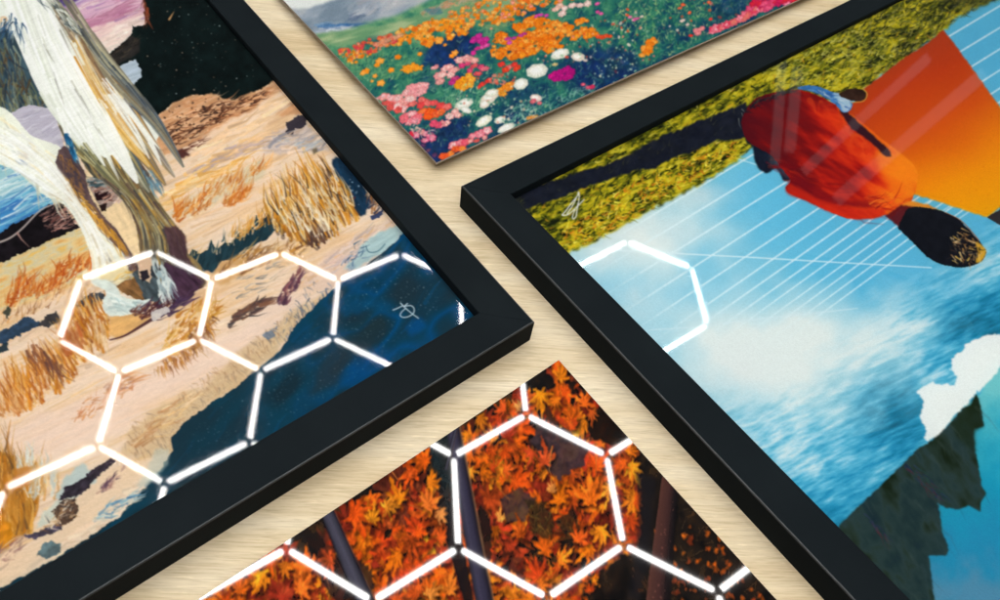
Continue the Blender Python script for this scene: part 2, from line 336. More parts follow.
    c.strokes([(94, 312), (100, 320), (106, 330), (106, 344), (96, 338)], 40, 82, 12, 2, [(240, 216, 180), (224, 184, 130)], 8, (.5, .9))
    c.strokes([(160, 354), (166, 334), (178, 312), (198, 302), (214, 300), (220, 312), (204, 334), (190, 356)], 190, -45, 11, 2.2, [(214, 156, 60), (232, 184, 96), (190, 126, 54), (236, 206, 150)], 24, (.4, .95))
    c.strokes([(180, 348), (190, 322), (214, 316), (208, 334), (196, 350)], 70, 60, 12, 2, [(124, 80, 52), (156, 100, 50), (200, 140, 60)], 14, (.4, .95))
    c.strokes([(150, 372), (168, 354), (192, 344), (194, 354), (176, 366)], 70, 68, 9, 1.6, [(180, 114, 54), (206, 146, 70), (150, 96, 60)], 12, (.4, .95))
    c.strokes([(226, 330), (232, 314), (262, 300), (270, 296), (262, 308), (242, 322)], 46, -30, 14, 2.8, [(60, 56, 62), (96, 70, 66), (130, 90, 70)], 14, (.5, .9))
    c.strokes([(275, 306), (284, 290), (294, 276), (304, 266), (300, 282), (286, 304)], 34, -60, 11, 3, [(110, 66, 80), (140, 90, 90), (90, 60, 80)], 12, (.5, .95))
    # scratchy hatching beside the blue rock
    c.strokes([(96, 392), (130, 370), (138, 378), (112, 396)], 46, -25, 14, 1.8, [(170, 130, 120), (214, 160, 110), (226, 150, 90)], 10, (.3, .8))
    c.strokes([(70, 422), (84, 400), (120, 382), (134, 390), (104, 410), (84, 424)], 100, -45, 7, 1.2, [(214, 142, 84), (196, 120, 76), (226, 170, 120)], 25, (.4, .8))
    c.fill([(120, 460), (128, 434), (158, 408), (200, 388), (240, 352), (300, 306), (330, 290), (292, 336), (240, 384), (186, 420), (172, 452)], (216, 188, 148), 5, 10, 4, .8)
    c.strokes([(118, 458), (134, 420), (180, 392), (250, 340), (310, 296), (300, 320), (240, 376), (186, 418), (170, 450)], 380, 62, 7, 1.1, [(160, 126, 98), (196, 160, 116), (232, 206, 166), (180, 136, 98), (124, 108, 100)], 24, (.2, .6))
    c.strokes([(124, 450), (160, 410), (200, 388), (180, 418), (140, 450)], 70, -28, 16, 2.4, [(232, 196, 140), (190, 140, 96), (240, 214, 176)], 8, (.3, .8))
    c.strokes([(284, 340), (300, 306), (330, 286), (322, 310), (300, 330)], 60, 68, 9, 1.3, [(92, 112, 140), (110, 110, 124), (236, 214, 190)], 8, (.4, .9))
    c.strokes([(262, 345), (280, 310), (310, 282), (336, 280), (320, 300), (284, 336)], 46, 60, 6, 1.2, [(96, 120, 156), (120, 130, 150), (80, 96, 120)], 30, (.3, .8))
    c.strokes([(222, 286), (250, 270), (300, 256), (270, 290), (230, 300)], 40, -22, 10, 1.4, [(150, 150, 150), (110, 116, 124), (190, 170, 150)], 14, (.3, .8))
    c.fill([(262, 334), (270, 330), (276, 336), (268, 340)], (90, 116, 150), 2, 3, 0, .7)
    # bottom left: ochre clump, dark drift, pale blue lights
    c.fill([(-40, 444), (0, 452), (14, 456), (22, 476), (36, 462), (40, 470), (38, 500), (30, 534), (-40, 545)], (196, 138, 52), 3, 6, 1, .95, var=.3, va=(88, 30, 3))
    c.strokes([(-30, 480), (0, 458), (14, 460), (24, 480), (38, 500), (32, 534), (0, 540), (-30, 540)], 210, -92, 28, 2.6, [(208, 146, 54), (164, 110, 44), (232, 180, 96), (112, 82, 52), (190, 120, 36)], 7, (.4, .95), .18)
    c.strokes([(14, 470), (30, 458), (50, 466), (60, 480), (54, 500), (30, 500)], 110, -88, 16, 2.4, [(214, 222, 216), (190, 204, 206), (206, 150, 84), (230, 200, 150)], 9, (.5, .95), .2)
    c.fill([(14, 470), (30, 466), (30, 486), (16, 490)], (200, 130, 50), 2, 4, 1, .8)
    c.fill([(56, 500), (64, 478), (82, 462), (92, 472), (96, 482), (70, 500)], (188, 206, 206), 3, 6, 1, .9)
    c.fill([(34, 530), (44, 512), (66, 492), (76, 496), (52, 522)], (206, 216, 206), 3, 5, 1, .9)
    c.fill([(58, 500), (66, 486), (84, 478), (96, 466), (112, 458), (116, 462), (98, 476), (88, 490), (70, 498)], (52, 44, 56), 3, 4, 0, .95, var=.5, va=(-40, 6, 3))
    c.fill([(52, 512), (62, 500), (74, 498), (80, 506), (74, 520), (62, 524)], (82, 62, 52), 3, 4, 0, .95, var=.5)
    c.fill([(24, 536), (44, 528), (60, 522), (62, 530), (44, 536), (30, 540)], (62, 58, 84), 3, 4, 0, .9, var=.5)
    c.strokes([(40, 532), (60, 500), (74, 500), (76, 516), (58, 526)], 60, -50, 8, 1.4, [(150, 100, 60), (50, 44, 50), (206, 160, 110), (230, 214, 190)], 40, (.4, .9))
    c.strokes([(94, 496), (104, 484), (118, 472), (126, 462), (122, 474), (108, 490)], 40, -45, 8, 2, [(80, 60, 80), (130, 96, 110), (180, 140, 130)], 14, (.4, .9))
    c.fill([(-40, 520), (0, 516), (12, 524), (14, 540), (0, 556), (-40, 560)], (214, 142, 30), 3, 5, 1, .95, var=.25, va=(-45, 8, 3))
    c.strokes([(-20, 560), (14, 535), (22, 548), (0, 570)], 50, -40, 12, 2, [(196, 170, 150), (150, 110, 110), (230, 200, 170)], 14, (.4, .9))
    # horse: far side of the belly, then the tail and legs
    c.fill([(-40, 30), (0, 34), (14, 30), (24, 44), (34, 76), (50, 100), (56, 114), (30, 112), (8, 120), (-40, 124)], (62, 84, 96), 2, 5, 1, 1, var=.35, va=(75, 20, 4))
    c.strokes([(-5, 40), (10, 40), (30, 80), (50, 108), (6, 116), (-5, 110)], 190, 80, 18, 2, [(70, 92, 104), (118, 120, 84), (44, 60, 78), (150, 146, 110), (96, 74, 50), (160, 170, 150)], 14, (.4, .9), .2)
    c.fill([(4, 124), (14, 114), (30, 107), (54, 111), (60, 130), (66, 152), (34, 140), (6, 128)], (196, 190, 204), 1, 4, 0, 1, var=.08, va=(-22, 20, 3))
    c.strokes([(6, 122), (34, 110), (54, 114), (62, 146), (34, 136)], 40, -22, 20, 2, [(216, 212, 222), (180, 176, 192)], 6, (.3, .7))
    # sea and dark rocks at the left
    c.fill([(-40, 160), (0, 160), (28, 176), (56, 200), (50, 212), (0, 236), (-40, 256)], lambda x, y: ramp((y + x * .45 - 160) / 80 + (aniso(x, y, -27, 110, 4, 60, 2) - .5) * .6, [(0, (214, 230, 226)), (.2, (150, 196, 206)), (.35, (224, 238, 236)), (.5, (120, 178, 206)), (.62, (190, 220, 226)), (.75, (60, 126, 186)), (.9, (90, 170, 214)), (1, (120, 190, 220))]))
    c.strokes([(-10, 165), (20, 172), (54, 202), (0, 232), (-10, 236)], 110, -27, 30, 1.8, [(230, 240, 238), (110, 180, 206), (60, 120, 190), (160, 206, 216)], 4, (.3, .85))
    c.fill([(-40, 256), (0, 236), (12, 226), (38, 214), (50, 206), (62, 204), (76, 224), (80, 228), (40, 246), (0, 264), (-40, 280)], (26, 22, 26), 2, 4, 0, 1, var=.4)
    c.strokes([(38, 216), (54, 206), (66, 210), (76, 224), (50, 236)], 110, -30, 10, 1.4, [(180, 128, 116), (120, 76, 70), (206, 160, 146), (40, 30, 34)], 16, (.4, .95))
    c.stroke(spline([(-10, 246), (8, 240), (22, 230), (40, 212), (52, 206)], 5, False), 2.8, (200, 184, 178), .9, (.8, .5))
    c.stroke([(18, 234), (22, 240), (30, 248)], 2.2, (196, 150, 140), .9)
    # gap between the legs
    c.fill([(84, 176), (96, 170), (112, 178), (126, 200), (136, 226), (140, 250), (138, 268), (126, 262), (108, 232), (92, 208)], (240, 214, 172), 1, 4, 0, 1, var=.12, va=(60, 14, 4))
    c.fill([(86, 180), (98, 176), (112, 186), (118, 200), (106, 210), (98, 204)], (170, 150, 140), 2, 4, 0, 1)
    c.fill([(94, 194), (110, 192), (113, 198), (98, 202)], (40, 22, 26), 1.5, 3, 0, 1)
    c.fill([(99, 206), (108, 202), (106, 212), (102, 212)], (40, 26, 26), 1.5, 3, 0, 1)
    c.strokes([(88, 184), (110, 190), (120, 204), (100, 206)], 30, -25, 10, 1.6, [(226, 200, 190), (110, 66, 60), (206, 160, 140)], 14, (.5, .9))
    c.strokes([(84, 178), (100, 176), (106, 186), (90, 190)], 24, -10, 10, 2, [(70, 100, 110), (180, 196, 196), (40, 60, 66)], 12, (.5, .9))
    # right leg
    leg = spline([(78, 150), (92, 176), (112, 184), (126, 200), (136, 226), (140, 250), (144, 268), (160, 284), (190, 290), (206, 284), (198, 262), (187, 252), (184, 234), (176, 226), (160, 206), (148, 194), (150, 176), (120, 140), (90, 132)])
    c.fill(leg, lambda x, y: ramp(aniso(x, y, 57, 30, 5, 71) + .12 * np.clip((y - 230) / 40, 0, 1), [(.25, (52, 58, 62)), (.42, (118, 108, 84)), (.55, (186, 150, 86)), (.64, (120, 106, 80)), (.78, (92, 66, 62))]), 1, 4)
    c.strokes([(84, 150), (112, 176), (148, 190), (150, 210), (182, 236), (184, 256), (160, 270), (144, 258), (136, 216), (110, 182)], 60, 57, 22, 2, [(206, 160, 70), (150, 144, 110), (74, 84, 88), (56, 56, 60), (120, 100, 70), (190, 190, 160), (100, 80, 60)], 9, (.4, .95), .15)
    c.flow([(84, 150), (98, 176), (122, 200), (136, 230), (142, 262), (160, 286)], [(126, 150), (150, 186), (164, 210), (184, 236), (188, 256), (204, 282)], 420, lambda u, t: ([(206, 160, 70), (160, 150, 112), (196, 190, 150), (150, 120, 70)] if R.rand() > .35 + .35 * (t > .6) else [(60, 64, 68), (84, 80, 70), (110, 92, 66), (90, 70, 72)])[R.randint(4)], 1.9, (.12, .34), .04, .96, .0, .85, (.4, .95))
    c.fill([(164, 228), (176, 226), (186, 236), (188, 256), (204, 282), (184, 288), (172, 262)], (82, 56, 66), 2, 4, 1, .85, var=.3, va=(60, 10, 3))
    c.fill([(164, 262), (184, 268), (204, 282), (192, 298), (170, 306), (158, 312), (152, 304), (162, 286)], (70, 46, 66), 2, 4, 0, .95, var=.4, va=(50, 10, 3))
    # left leg: white with ochre and brown
    wl = spline([(-40, 112), (0, 108), (20, 124), (34, 138), (60, 148), (62, 160), (70, 176), (82, 194), (94, 214), (110, 236), (126, 250), (138, 264), (136, 280), (116, 290), (92, 284), (92, 262), (84, 236), (72, 214), (60, 202), (44, 196), (26, 178), (0, 166), (-40, 160)])
    c.fill(wl, (242, 244, 230), .8, 4, 0, 1, var=.05, va=(50, 20, 5))
    c.strokes([(0, 112), (30, 140), (56, 152), (70, 200), (110, 250), (126, 270), (96, 276), (84, 226), (40, 188), (0, 160)], 130, 52, 18, 2.4, [(250, 250, 244), (232, 230, 206), (238, 226, 190), (214, 220, 214)], 12, (.3, .8))
    c.fill([(16, 161), (24, 160), (31, 164), (26, 167), (18, 165)], (130, 150, 190), 1, 3, 1, .6)
    c.fill([(20, 154), (28, 154), (30, 162), (22, 160)], (222, 196, 176), 1, 3, 2, .6)
    c.fill([(52, 188), (56, 186), (60, 192), (54, 194)], (232, 190, 120), 1, 3, 2, .7)
    c.fill(spline([(58, 156), (66, 148), (76, 158), (86, 176), (90, 194), (102, 214), (118, 232), (136, 262), (143, 282), (138, 296), (124, 290), (128, 268), (118, 244), (104, 224), (88, 204), (74, 196), (70, 184), (58, 170)]), (98, 78, 80), 1.2, 4, 0, 1, var=.3, va=(56, 14, 3))
    c.strokes([(50, 172), (64, 176), (76, 190), (92, 206), (84, 206), (66, 198), (62, 186)], 60, 40, 12, 2.4, [(214, 164, 80), (190, 140, 60), (140, 104, 62)], 14, (.5, .95))
    c.strokes([(82, 204), (90, 206), (110, 228), (126, 250), (118, 250), (96, 222)], 60, 54, 18, 2, [(226, 164, 50), (206, 150, 70), (110, 84, 76)], 5, (.5, .95))
    c.strokes([(60, 156), (72, 160), (86, 190), (74, 190)], 50, 60, 11, 2, [(120, 90, 70), (70, 60, 72), (160, 110, 60)], 12, (.5, .95))
    c.strokes([(94, 250), (110, 254), (116, 266), (104, 262)], 18, 55, 9, 1.4, [(224, 180, 80), (90, 72, 60)], 14, (.5, .9))
    c.fill(spline([(30, 172), (40, 166), (58, 172), (68, 186), (62, 198), (48, 194)]), (250, 250, 244), 1, 4, 4, .9)
    c.strokes([(40, 192), (60, 200), (66, 196), (52, 192)], 20, 20, 9, 1.6, [(226, 206, 160), (206, 200, 180)], 8, (.3, .7))
    # combed hair on both legs
    c.flow([(-30, 150), (4, 168), (40, 192), (70, 208), (88, 244), (94, 280)], [(-30, 114), (14, 120), (56, 152), (84, 204), (108, 238), (128, 262)], 260, lambda u, t: [(250, 250, 244), (242, 242, 230), (248, 248, 240), (232, 232, 214), (236, 222, 184)][R.randint(5) if R.rand() > .6 else 0], 2.4, (.08, .22), .05, .78, .1, .9, (.3, .8))
    # hooves and feathering
    c.fill([(100, 268), (126, 262), (132, 276), (120, 286), (98, 284)], (236, 218, 170), 2, 4, 1, .9)
    c.strokes([(96, 282), (118, 280), (132, 266), (134, 278), (112, 290)], 30, -20, 12, 2, [(222, 176, 84), (240, 226, 190), (190, 190, 180)], 12, (.5, .9))
    c.fill([(114, 286), (130, 280), (142, 276), (150, 288), (150, 302), (138, 300), (124, 294)], (136, 98, 60), 2, 4, 0, 1, var=.4, va=(40, 8, 3))
    c.fill([(132, 274), (142, 268), (158, 280), (166, 292), (160, 304), (146, 300)], (76, 88, 94), 2, 4, 0, 1, var=.4, va=(50, 8, 3))
    c.fill([(138, 262), (150, 256), (156, 270), (150, 284), (140, 278)], (232, 196, 164), 2, 4, 0, .95)
    c.fill([(140, 272), (147, 270), (150, 278), (142, 282)], (46, 40, 48), 1, 3, 0, 1)
    c.fill([(151, 266), (156, 263), (160, 270), (156, 278), (151, 276)], (50, 58, 66), 1, 3, 0, 1)
    c.strokes([(150, 256), (162, 262), (172, 284), (166, 302), (160, 300), (158, 276)], 60, 70, 14, 2.4, [(240, 246, 240), (214, 226, 224), (160, 180, 186)], 9, (.5, 1))
    c.fill(spline([(92, 282), (106, 280), (116, 286), (122, 296), (140, 300), (152, 300), (142, 310), (122, 316), (106, 314), (102, 304), (106, 292)]), (226, 236, 230), 1.5, 4, 0, 1, var=.08)
    c.strokes([(104, 288), (120, 300), (148, 302), (124, 314), (106, 310)], 50, 20, 12, 2.2, [(244, 248, 242), (206, 222, 220), (176, 200, 200)], 14, (.4, .9))
    c.strokes([(128, 312), (150, 304), (172, 306), (168, 312), (140, 320)], 60, -40, 9, 2, [(92, 52, 50), (120, 70, 56), (70, 40, 60)], 20, (.5, .95))
    c.strokes([(196, 300), (176, 300), (160, 314), (150, 322), (170, 316)], 18, -28, 16, 2.6, [(84, 60, 90), (70, 52, 80)], 8, (.6, .95))
    c.fill([(152, 312), (166, 306), (170, 312), (152, 322)], (220, 216, 214), 2, 4, 0, .9)
    # haunch and tail
    tail = spline([(-60, -60), (40, -50), (52, 0), (66, 12), (80, 34), (92, 56), (104, 66), (120, 80), (138, 102), (154, 120), (160, 134), (150, 150), (136, 156), (120, 154), (104, 160), (90, 160), (78, 154), (70, 146), (64, 134), (58, 122), (56, 106), (40, 82), (30, 58), (24, 38), (14, 26), (0, 20), (-60, 40)])
    c.fill(tail, (242, 246, 238), 1.2, 4, 0, 1)
    LC = [(-10, -40), (14, 10), (36, 62), (58, 116), (78, 154), (122, 194)]; RC = [(44, -40), (66, 12), (94, 56), (126, 88), (156, 120), (194, 176)]
    W_ = [(248, 250, 244), (240, 242, 232), (252, 252, 248)]; G_ = [(160, 154, 126), (126, 118, 104), (196, 190, 156), (112, 110, 100)]
    Y_ = [(222, 168, 66), (232, 192, 110), (206, 146, 58), (240, 220, 170)]; B_ = [(104, 120, 136), (72, 86, 104), (160, 174, 180), (60, 66, 76)]; K_ = [(130, 128, 92), (170, 160, 110), (206, 200, 150), (86, 84, 66)]
    def hair(u, t):
        k = vnoise(np.array([u * 17.]), np.array([t * 3.]), 5)[0] * .55 + R.rand() * .45
        pick = lambda A: A[R.randint(len(A))]
        if u > .86: return pick(G_ if t < .5 else B_) if k > .32 else pick(W_)
        if u > .72: return pick(G_ if k > .52 else Y_ if k > .42 else W_) if t < .45 else pick(Y_ if k < .42 else G_ if k < .6 else W_)
        if u > .45 and t > .42 - (u - .45) * .5: return pick(Y_) if k > .48 else pick(W_) if k > .3 else pick(K_)
        if t > .72: return pick(K_) if k > .55 else pick(W_) if k > .35 else pick(Y_)
        return pick(W_) if k < .8 else (226, 228, 212)
    c.flow(LC, RC, 160, lambda u, t: W_[R.randint(3)] if u < .8 else G_[R.randint(4)], 4.5, (.12, .3), .0, 1., .05, .6, (.3, .6))
    c.lock([(66, 118), (80, 146), (104, 168), (134, 200)], 9, 110, K_ + G_, 2.2, late=[(120, 112, 80), (150, 130, 80), (96, 92, 72)])
    c.lock([(84, 96), (108, 134), (132, 164), (150, 193)], 11, 130, Y_ + K_ + W_, 2., late=B_ + K_)
    c.lock([(92, 84), (120, 122), (146, 158), (166, 186)], 10, 140, Y_ + [(196, 150, 90)], 2., late=[(120, 90, 70), (104, 120, 136), (206, 160, 90), (80, 84, 90)])
    c.lock([(84, 50), (116, 96), (146, 138), (175, 178)], 10, 150, Y_ + W_ + G_[:1], 1.9, late=[(110, 90, 80), (236, 232, 214), (150, 130, 110), (84, 80, 84)])
    c.lock([(62, 4), (90, 46), (128, 92), (158, 126), (184, 168)], 10, 230, G_ + [(214, 208, 180), (140, 120, 92)], 2., late=B_ + G_, seg=(.2, .5))
    c.lock([(78, 22), (104, 62), (136, 98), (168, 138)], 4, 70, B_ + G_, 1.5, seg=(.2, .4))
    c.lock([(58, 14), (84, 52), (112, 96), (132, 128)], 5, 70, [(150, 116, 80), (186, 150, 100), (226, 200, 160), (120, 96, 80)], 1.6, seg=(.15, .4))
    c.lock([(70, 60), (98, 104), (128, 142), (150, 168)], 6, 110, Y_ + [(236, 196, 110)], 2., seg=(.2, .5))
    c.lock([(30, -10), (54, 50), (88, 108), (118, 150), (138, 184)], 14, 300, W_, 2.6, seg=(.2, .5))
    c.lock([(10, -20), (34, 44), (58, 100), (84, 140), (108, 176)], 15, 260, W_ + [(226, 230, 216)], 2.6, seg=(.2, .5))
    c.lock([(74, 40), (96, 84), (122, 124), (146, 156)], 5, 90, Y_ + W_ + [(206, 160, 90)], 1.6, (.4, .85), seg=(.2, .5))
    for a in ([(96, 100), (118, 138), (132, 176)], [(110, 96), (134, 130), (150, 160)], [(76, 110), (94, 144), (104, 172)], [(120, 100), (146, 136), (162, 166)], [(60, 110), (70, 140), (78, 162)], [(104, 80), (134, 118), (160, 150)], [(88, 120), (104, 148), (120, 182)]):
        c.lock(a, 3.2, 26, W_, 1.5, (.6, 1))
    for a in ([(50, 60), (60, 90), (66, 110)], [(70, 80), (84, 104), (92, 120)], [(60, 30), (72, 56), (80, 72)], [(40, 30), (48, 52), (56, 66)], [(92, 120), (100, 134), (106, 144)]):
        c.lock(a, 1.4, 4, [(170, 168, 140), (140, 140, 130)], 1., (.4, .7))
    c.lock([(82, 146), (100, 168), (122, 190)], 5, 60, K_ + [(90, 96, 90)], 1.8, (.5, .9))
    c.strokes([(64, 134), (70, 136), (78, 156), (72, 156)], 36, 70, 10, 2.2, [(70, 160, 200), (50, 120, 170), (30, 80, 120)], 8, (.6, 1))
    c.strokes([(142, 172), (150, 170), (162, 186), (152, 192)], 36, 56, 12, 1.8, [(110, 150, 170), (90, 110, 124), (150, 176, 184)], 6, (.5, .9))
    c.strokes([(-5, 14), (10, 14), (26, 28), (22, 40), (8, 30)], 30, 80, 14, 1.5, [(240, 244, 238), (60, 90, 120), (230, 236, 230)], 14, (.6, 1))
    c.strokes([(2, 20), (14, 22), (16, 36), (6, 40)], 26, 115, 12, 1.3, [(60, 100, 140), (236, 242, 238), (40, 60, 80)], 14, (.6, 1))
    c.strokes([(34, 0), (50, -6), (74, 22), (70, 34), (52, 12)], 60, 48, 15, 1.6, [(70, 84, 92), (120, 124, 110), (200, 204, 190), (236, 240, 230)], 8, (.5, .95))
    # the deep blue rock
    br = [(120, 516), (134, 500), (146, 486), (160, 470), (172, 450), (171, 438), (182, 424), (214, 401), (240, 384), (262, 366), (284, 346), (290, 332), (306, 314), (330, 292), (352, 274), (376, 258), (392, 246), (402, 234), (430, 200), (520, 300), (510, 640), (-40, 640), (-40, 610), (60, 556)]
    def blue(x, y):
        t = aniso(x, y, -48, 50, 24, 90, 2); u = np.clip((x - 250) / 130, 0, 1)
        a = ramp(t, [(.25, (32, 54, 66)), (.42, (24, 60, 80)), (.52, (16, 68, 96)), (.6, (8, 76, 124)), (.68, (18, 62, 86)), (.78, (32, 54, 64))])
        b = ramp(t, [(.25, (24, 48, 60)), (.5, (20, 66, 86)), (.75, (28, 56, 70))])
        return a * u[..., None] + b * (1 - u[..., None])
    c.fill(br, blue, 2, 6)
    c.fill([(336, 384), (352, 356), (372, 348), (396, 350), (386, 366), (350, 390)], (6, 78, 140), 4, 9, 8, .5)
    c.fill([(372, 312), (378, 302), (392, 300), (396, 306), (384, 316)], (8, 84, 132), 4, 9, 7, .5)
    c.fill([(340, 306), (360, 298), (378, 300), (360, 314), (342, 318)], (4, 88, 140), 4, 9, 4, .5)
    c.fill([(406, 326), (420, 316), (428, 326), (410, 338)], (4, 88, 160), 4, 9, 4, .6)
    c.fill([(326, 352), (340, 344), (350, 356), (336, 384), (310, 396), (318, 372)], (46, 56, 64), 5, 9, 6, .7)
    c.fill([(350, 326), (376, 312), (392, 316), (370, 334), (350, 340)], (36, 56, 62), 5, 9, 8, .5)
    c.strokes(br[4:], 260, -50, 26, 3, [(22, 60, 84), (12, 78, 120), (36, 56, 64), (14, 90, 140)], 14, (.1, .35))
    c.dots([(180, 440), (240, 390), (300, 340), (360, 276), (400, 246), (450, 300), (380, 360), (260, 440), (190, 475)], 900, .32, [(150, 180, 190), (190, 206, 206), (90, 130, 150)], (.15, .7))
    c.strokes([(90, 522), (104, 506), (122, 498), (142, 488), (150, 480), (130, 506), (104, 524)], 46, -25, 12, 2.4, [(120, 170, 196), (150, 190, 206), (80, 130, 170), (220, 214, 196)], 14, (.4, .9))
    c.fill([(40, 546), (50, 540), (60, 544), (60, 552), (48, 560), (38, 556)], (72, 102, 114), 3, 4, 0, .85, var=.4)
    c.fill([(136, 488), (146, 470), (156, 450), (172, 448), (168, 464), (150, 484)], (196, 206, 196), 3, 6, 2, .6)
    # signature
    for pts in ([(393, 310), (397, 308.4), (403, 305.6)], [(400.5, 303), (406, 308.5), (412, 313.5), (418.5, 318.3)], [(407.5, 303.5), (404, 306.5), (406, 306), (411, 305.6), (414, 308.5), (413.5, 313), (409, 316.3), (403.5, 317.4), (400.3, 315.6), (401.5, 312), (405.5, 308.5)]):
        c.stroke(spline(pts, 4, False), 1.15, (206, 226, 236), .95, (1, .9))
    # impasto: fine raking of the bristles
    n = aniso(X, Y, -25, 8, 1.2, 120, 2) - .5; c.a *= (1 + .07 * n)[..., None]; c.a = blur3(c.a)
    c.grain(.03); c.a = np.clip(c.a, 0, 1); return c
def paint_kite():
    """person in a red shirt lying across a turquoise sky ruled with cables, grass bank, orange canvas"""
    c = Canvas(480, -60, 1080, 660, 2, 7); X, Y, R = c.X, c.Y, c.R
    # turquoise sky paling to the left, streaky water to the lower right
    d1 = np.exp(-(((X - 770) / 120) ** 2 + ((Y - 350) / 55) ** 2)); d2 = np.exp(-(((X - 640) / 75) ** 2 + ((Y - 238) / 45) ** 2))
    base = ramp(np.clip((X - 560) / 300, 0, 1) * .6 + .2 * fbm(X / 60, Y / 60, 4, 3), [(0, (170, 212, 226)), (.25, (132, 202, 228)), (.5, (104, 194, 226)), (.8, (92, 184, 220))])
    wat = .5 * aniso(X + 14 * fbm(X / 40, Y / 40, 7, 2), Y, -29, 22, 5, 12, 4) + .3 * aniso(X, Y, -22, 12, 2.6, 15, 3) + .2 * fbm(X / 22, Y / 16, 16, 3); zone = np.clip((X * .62 + Y - 830) / 60 + (fbm(X / 30, Y / 30, 3, 2) - .5), 0, 1)
    light = np.exp(-(((X - 862) / 110) ** 2 + ((Y - 335) / 50) ** 2)) + 0.55 * np.exp(-(((X - 985) / 60) ** 2 + ((Y - 270) / 40) ** 2)) + .75 * np.exp(-(((X - 790) / 70) ** 2 + ((Y - 440) / 60) ** 2))
    dark = np.exp(-(((X - 890) / 45) ** 2 + ((Y - 405) / 38) ** 2)) * .7 + 1.1 * np.exp(-(((X - 975) / 45) ** 2 + ((Y - 325) / 34) ** 2)) + .3 * np.clip((Y - 400) / 100, 0, 1)
    t = .41 + (wat - .5) * 1.05 + light * .36 - dark * .42
    w = ramp(t, [(-.1, (24, 92, 118)), (.12, (24, 124, 160)), (.3, (46, 156, 196)), (.45, (88, 184, 216)), (.6, (150, 210, 230)), (.75, (206, 230, 236)), (.9, (230, 240, 240))])
    c.a = base * (1 - zone[..., None]) + w * zone[..., None]
    m = np.clip(1.15 * d1 + .9 * d2 + .55 * (fbm(X / 34, Y / 30, 21, 3) - .5) * (d1 + d2 + .15 > .2), 0, .96)[..., None]; c.a = c.a * (1 - m) + rgb((232, 238, 236)) * m
    for (x, y, rx, ry, k) in ((632, 300, 22, 18, .5), (700, 196, 30, 14, .55), (705, 232, 34, 10, .35), (735, 380, 40, 40, .6), (600, 250, 30, 20, .4)):
        m = (k * np.exp(-(((X - x) / rx) ** 2 + ((Y - y) / ry) ** 2)))[..., None] * (.6 + .8 * fbm(X / 12, Y / 12, 33, 3))[..., None]; c.a = c.a * (1 - m) + rgb((226, 232, 232)) * m
    # white cables
    x0 = [(157, .60), (180, .605), (205, .62), (231, .64), (254, .66), (275, .69), (291, .70), (306, .71), (319, .72), (332, .72), (344, .73), (355, .73), (366, .73)]
    for i, (y, sl) in enumerate(x0):
        xl = 590 + i * 9; xr = 1000
        if i > 6: xl = 670 + (i - 6) * 15
        for q in range(24):
            xa = xl + (xr - xl) * q / 24; xb = xl + (xr - xl) * (q + 1) / 24; xm = (xa + xb) / 2; ym = y - sl * (xm - 750)
            al = .78 if xm > 640 else .55
            al *= float(np.clip((345 - ym) / 50, .12, 1)) * float(np.clip((xm - xl) / 50, .25, 1))
            c.stroke([(xa, y - sl * (xa - 750)), (xb, y - sl * (xb - 750))], 1.8 if i < 8 else 1.5, (228, 244, 248), al, (1, 1))
    for k in range(5):
        y = 212 - 15 * k; c.stroke([(935 - 6 * k, y - 4 - .55 * (-50)), (1080, y - .55 * (130) - 4)], 1.6, (222, 240, 246), .6, (1, 1))
    c.stroke([(590, 249), (750, 257.5), (900, 267), (930, 269)], 1.5, (228, 242, 246), .8, (1, .8))
    c.stroke([(650, 330), (700, 327), (750, 320), (857, 309)], 1.3, (220, 236, 242), .55, (1, 1))
    c.stroke([(726, 156), (770, 170)], 1.3, (228, 242, 246), .6, (1, 1))
    # white breaking foam, sea and cliff
    c.fill([(940, 446), (950, 420), (977, 395), (985, 380), (1000, 366), (1100, 330), (1100, 700), (880, 700), (890, 560), (915, 480)], lambda x, y: ramp((y - 380) / 220 + (fbm(x / 14, y / 14, 5, 3) - .5) * .25, [(0, (120, 204, 210)), (.25, (58, 178, 200)), (.5, (30, 160, 192)), (.8, (40, 146, 184)), (1, (84, 146, 176))]), 2, 6, 1)
    c.fill([(916, 392), (922, 389), (930, 384), (944, 385), (953, 388), (955, 378), (949, 372), (950, 360), (960, 352), (963, 345), (975, 341), (985, 337), (1000, 336), (1060, 320), (1060, 350), (1000, 366), (990, 380), (977, 392), (965, 405), (950, 420), (940, 436), (926, 442), (922, 440), (925, 432), (918, 418), (922, 405)], (240, 245, 243), 2.5, 3.5, 1, 1)
    cliff = [(917, 449), (930, 442), (945, 428), (960, 410), (968, 406), (974, 396), (978, 406), (980, 418), (981, 428), (972, 430), (971, 440), (973, 452), (977, 475), (978, 486), (983, 496), (978, 504), (977, 513), (966, 507), (955, 511), (943, 509), (935, 504), (938, 520), (940, 534), (946, 550), (942, 557), (926, 556), (928, 575), (931, 600), (936, 680), (760, 680), (838, 526)]
    c.fill(cliff, lambda x, y: ramp(.5 * aniso(x, y, 58, 30, 9, 41) + .5 * fbm(x / 20, y / 20, 44, 3) + (y - 500) / 900, [(.3, (26, 38, 24)), (.45, (42, 58, 50)), (.55, (46, 66, 66)), (.68, (36, 56, 58)), (.85, (28, 46, 56))]), 1.2, 3, 1)
    c.fill([(950, 425), (974, 398), (981, 428), (972, 432), (973, 455), (955, 440)], (30, 44, 28), 2, 4, 3, .7)
    c.strokes([(900, 466), (912, 462), (945, 500), (932, 500)], 34, 45, 10, 1.6, [(34, 44, 84), (86, 44, 54), (44, 60, 90), (40, 80, 70)], 14, (.4, .9))
    c.strokes([(858, 510), (864, 510), (888, 542), (882, 542)], 14, 52, 10, 1.5, [(46, 54, 84), (96, 50, 56)], 8, (.3, .8))
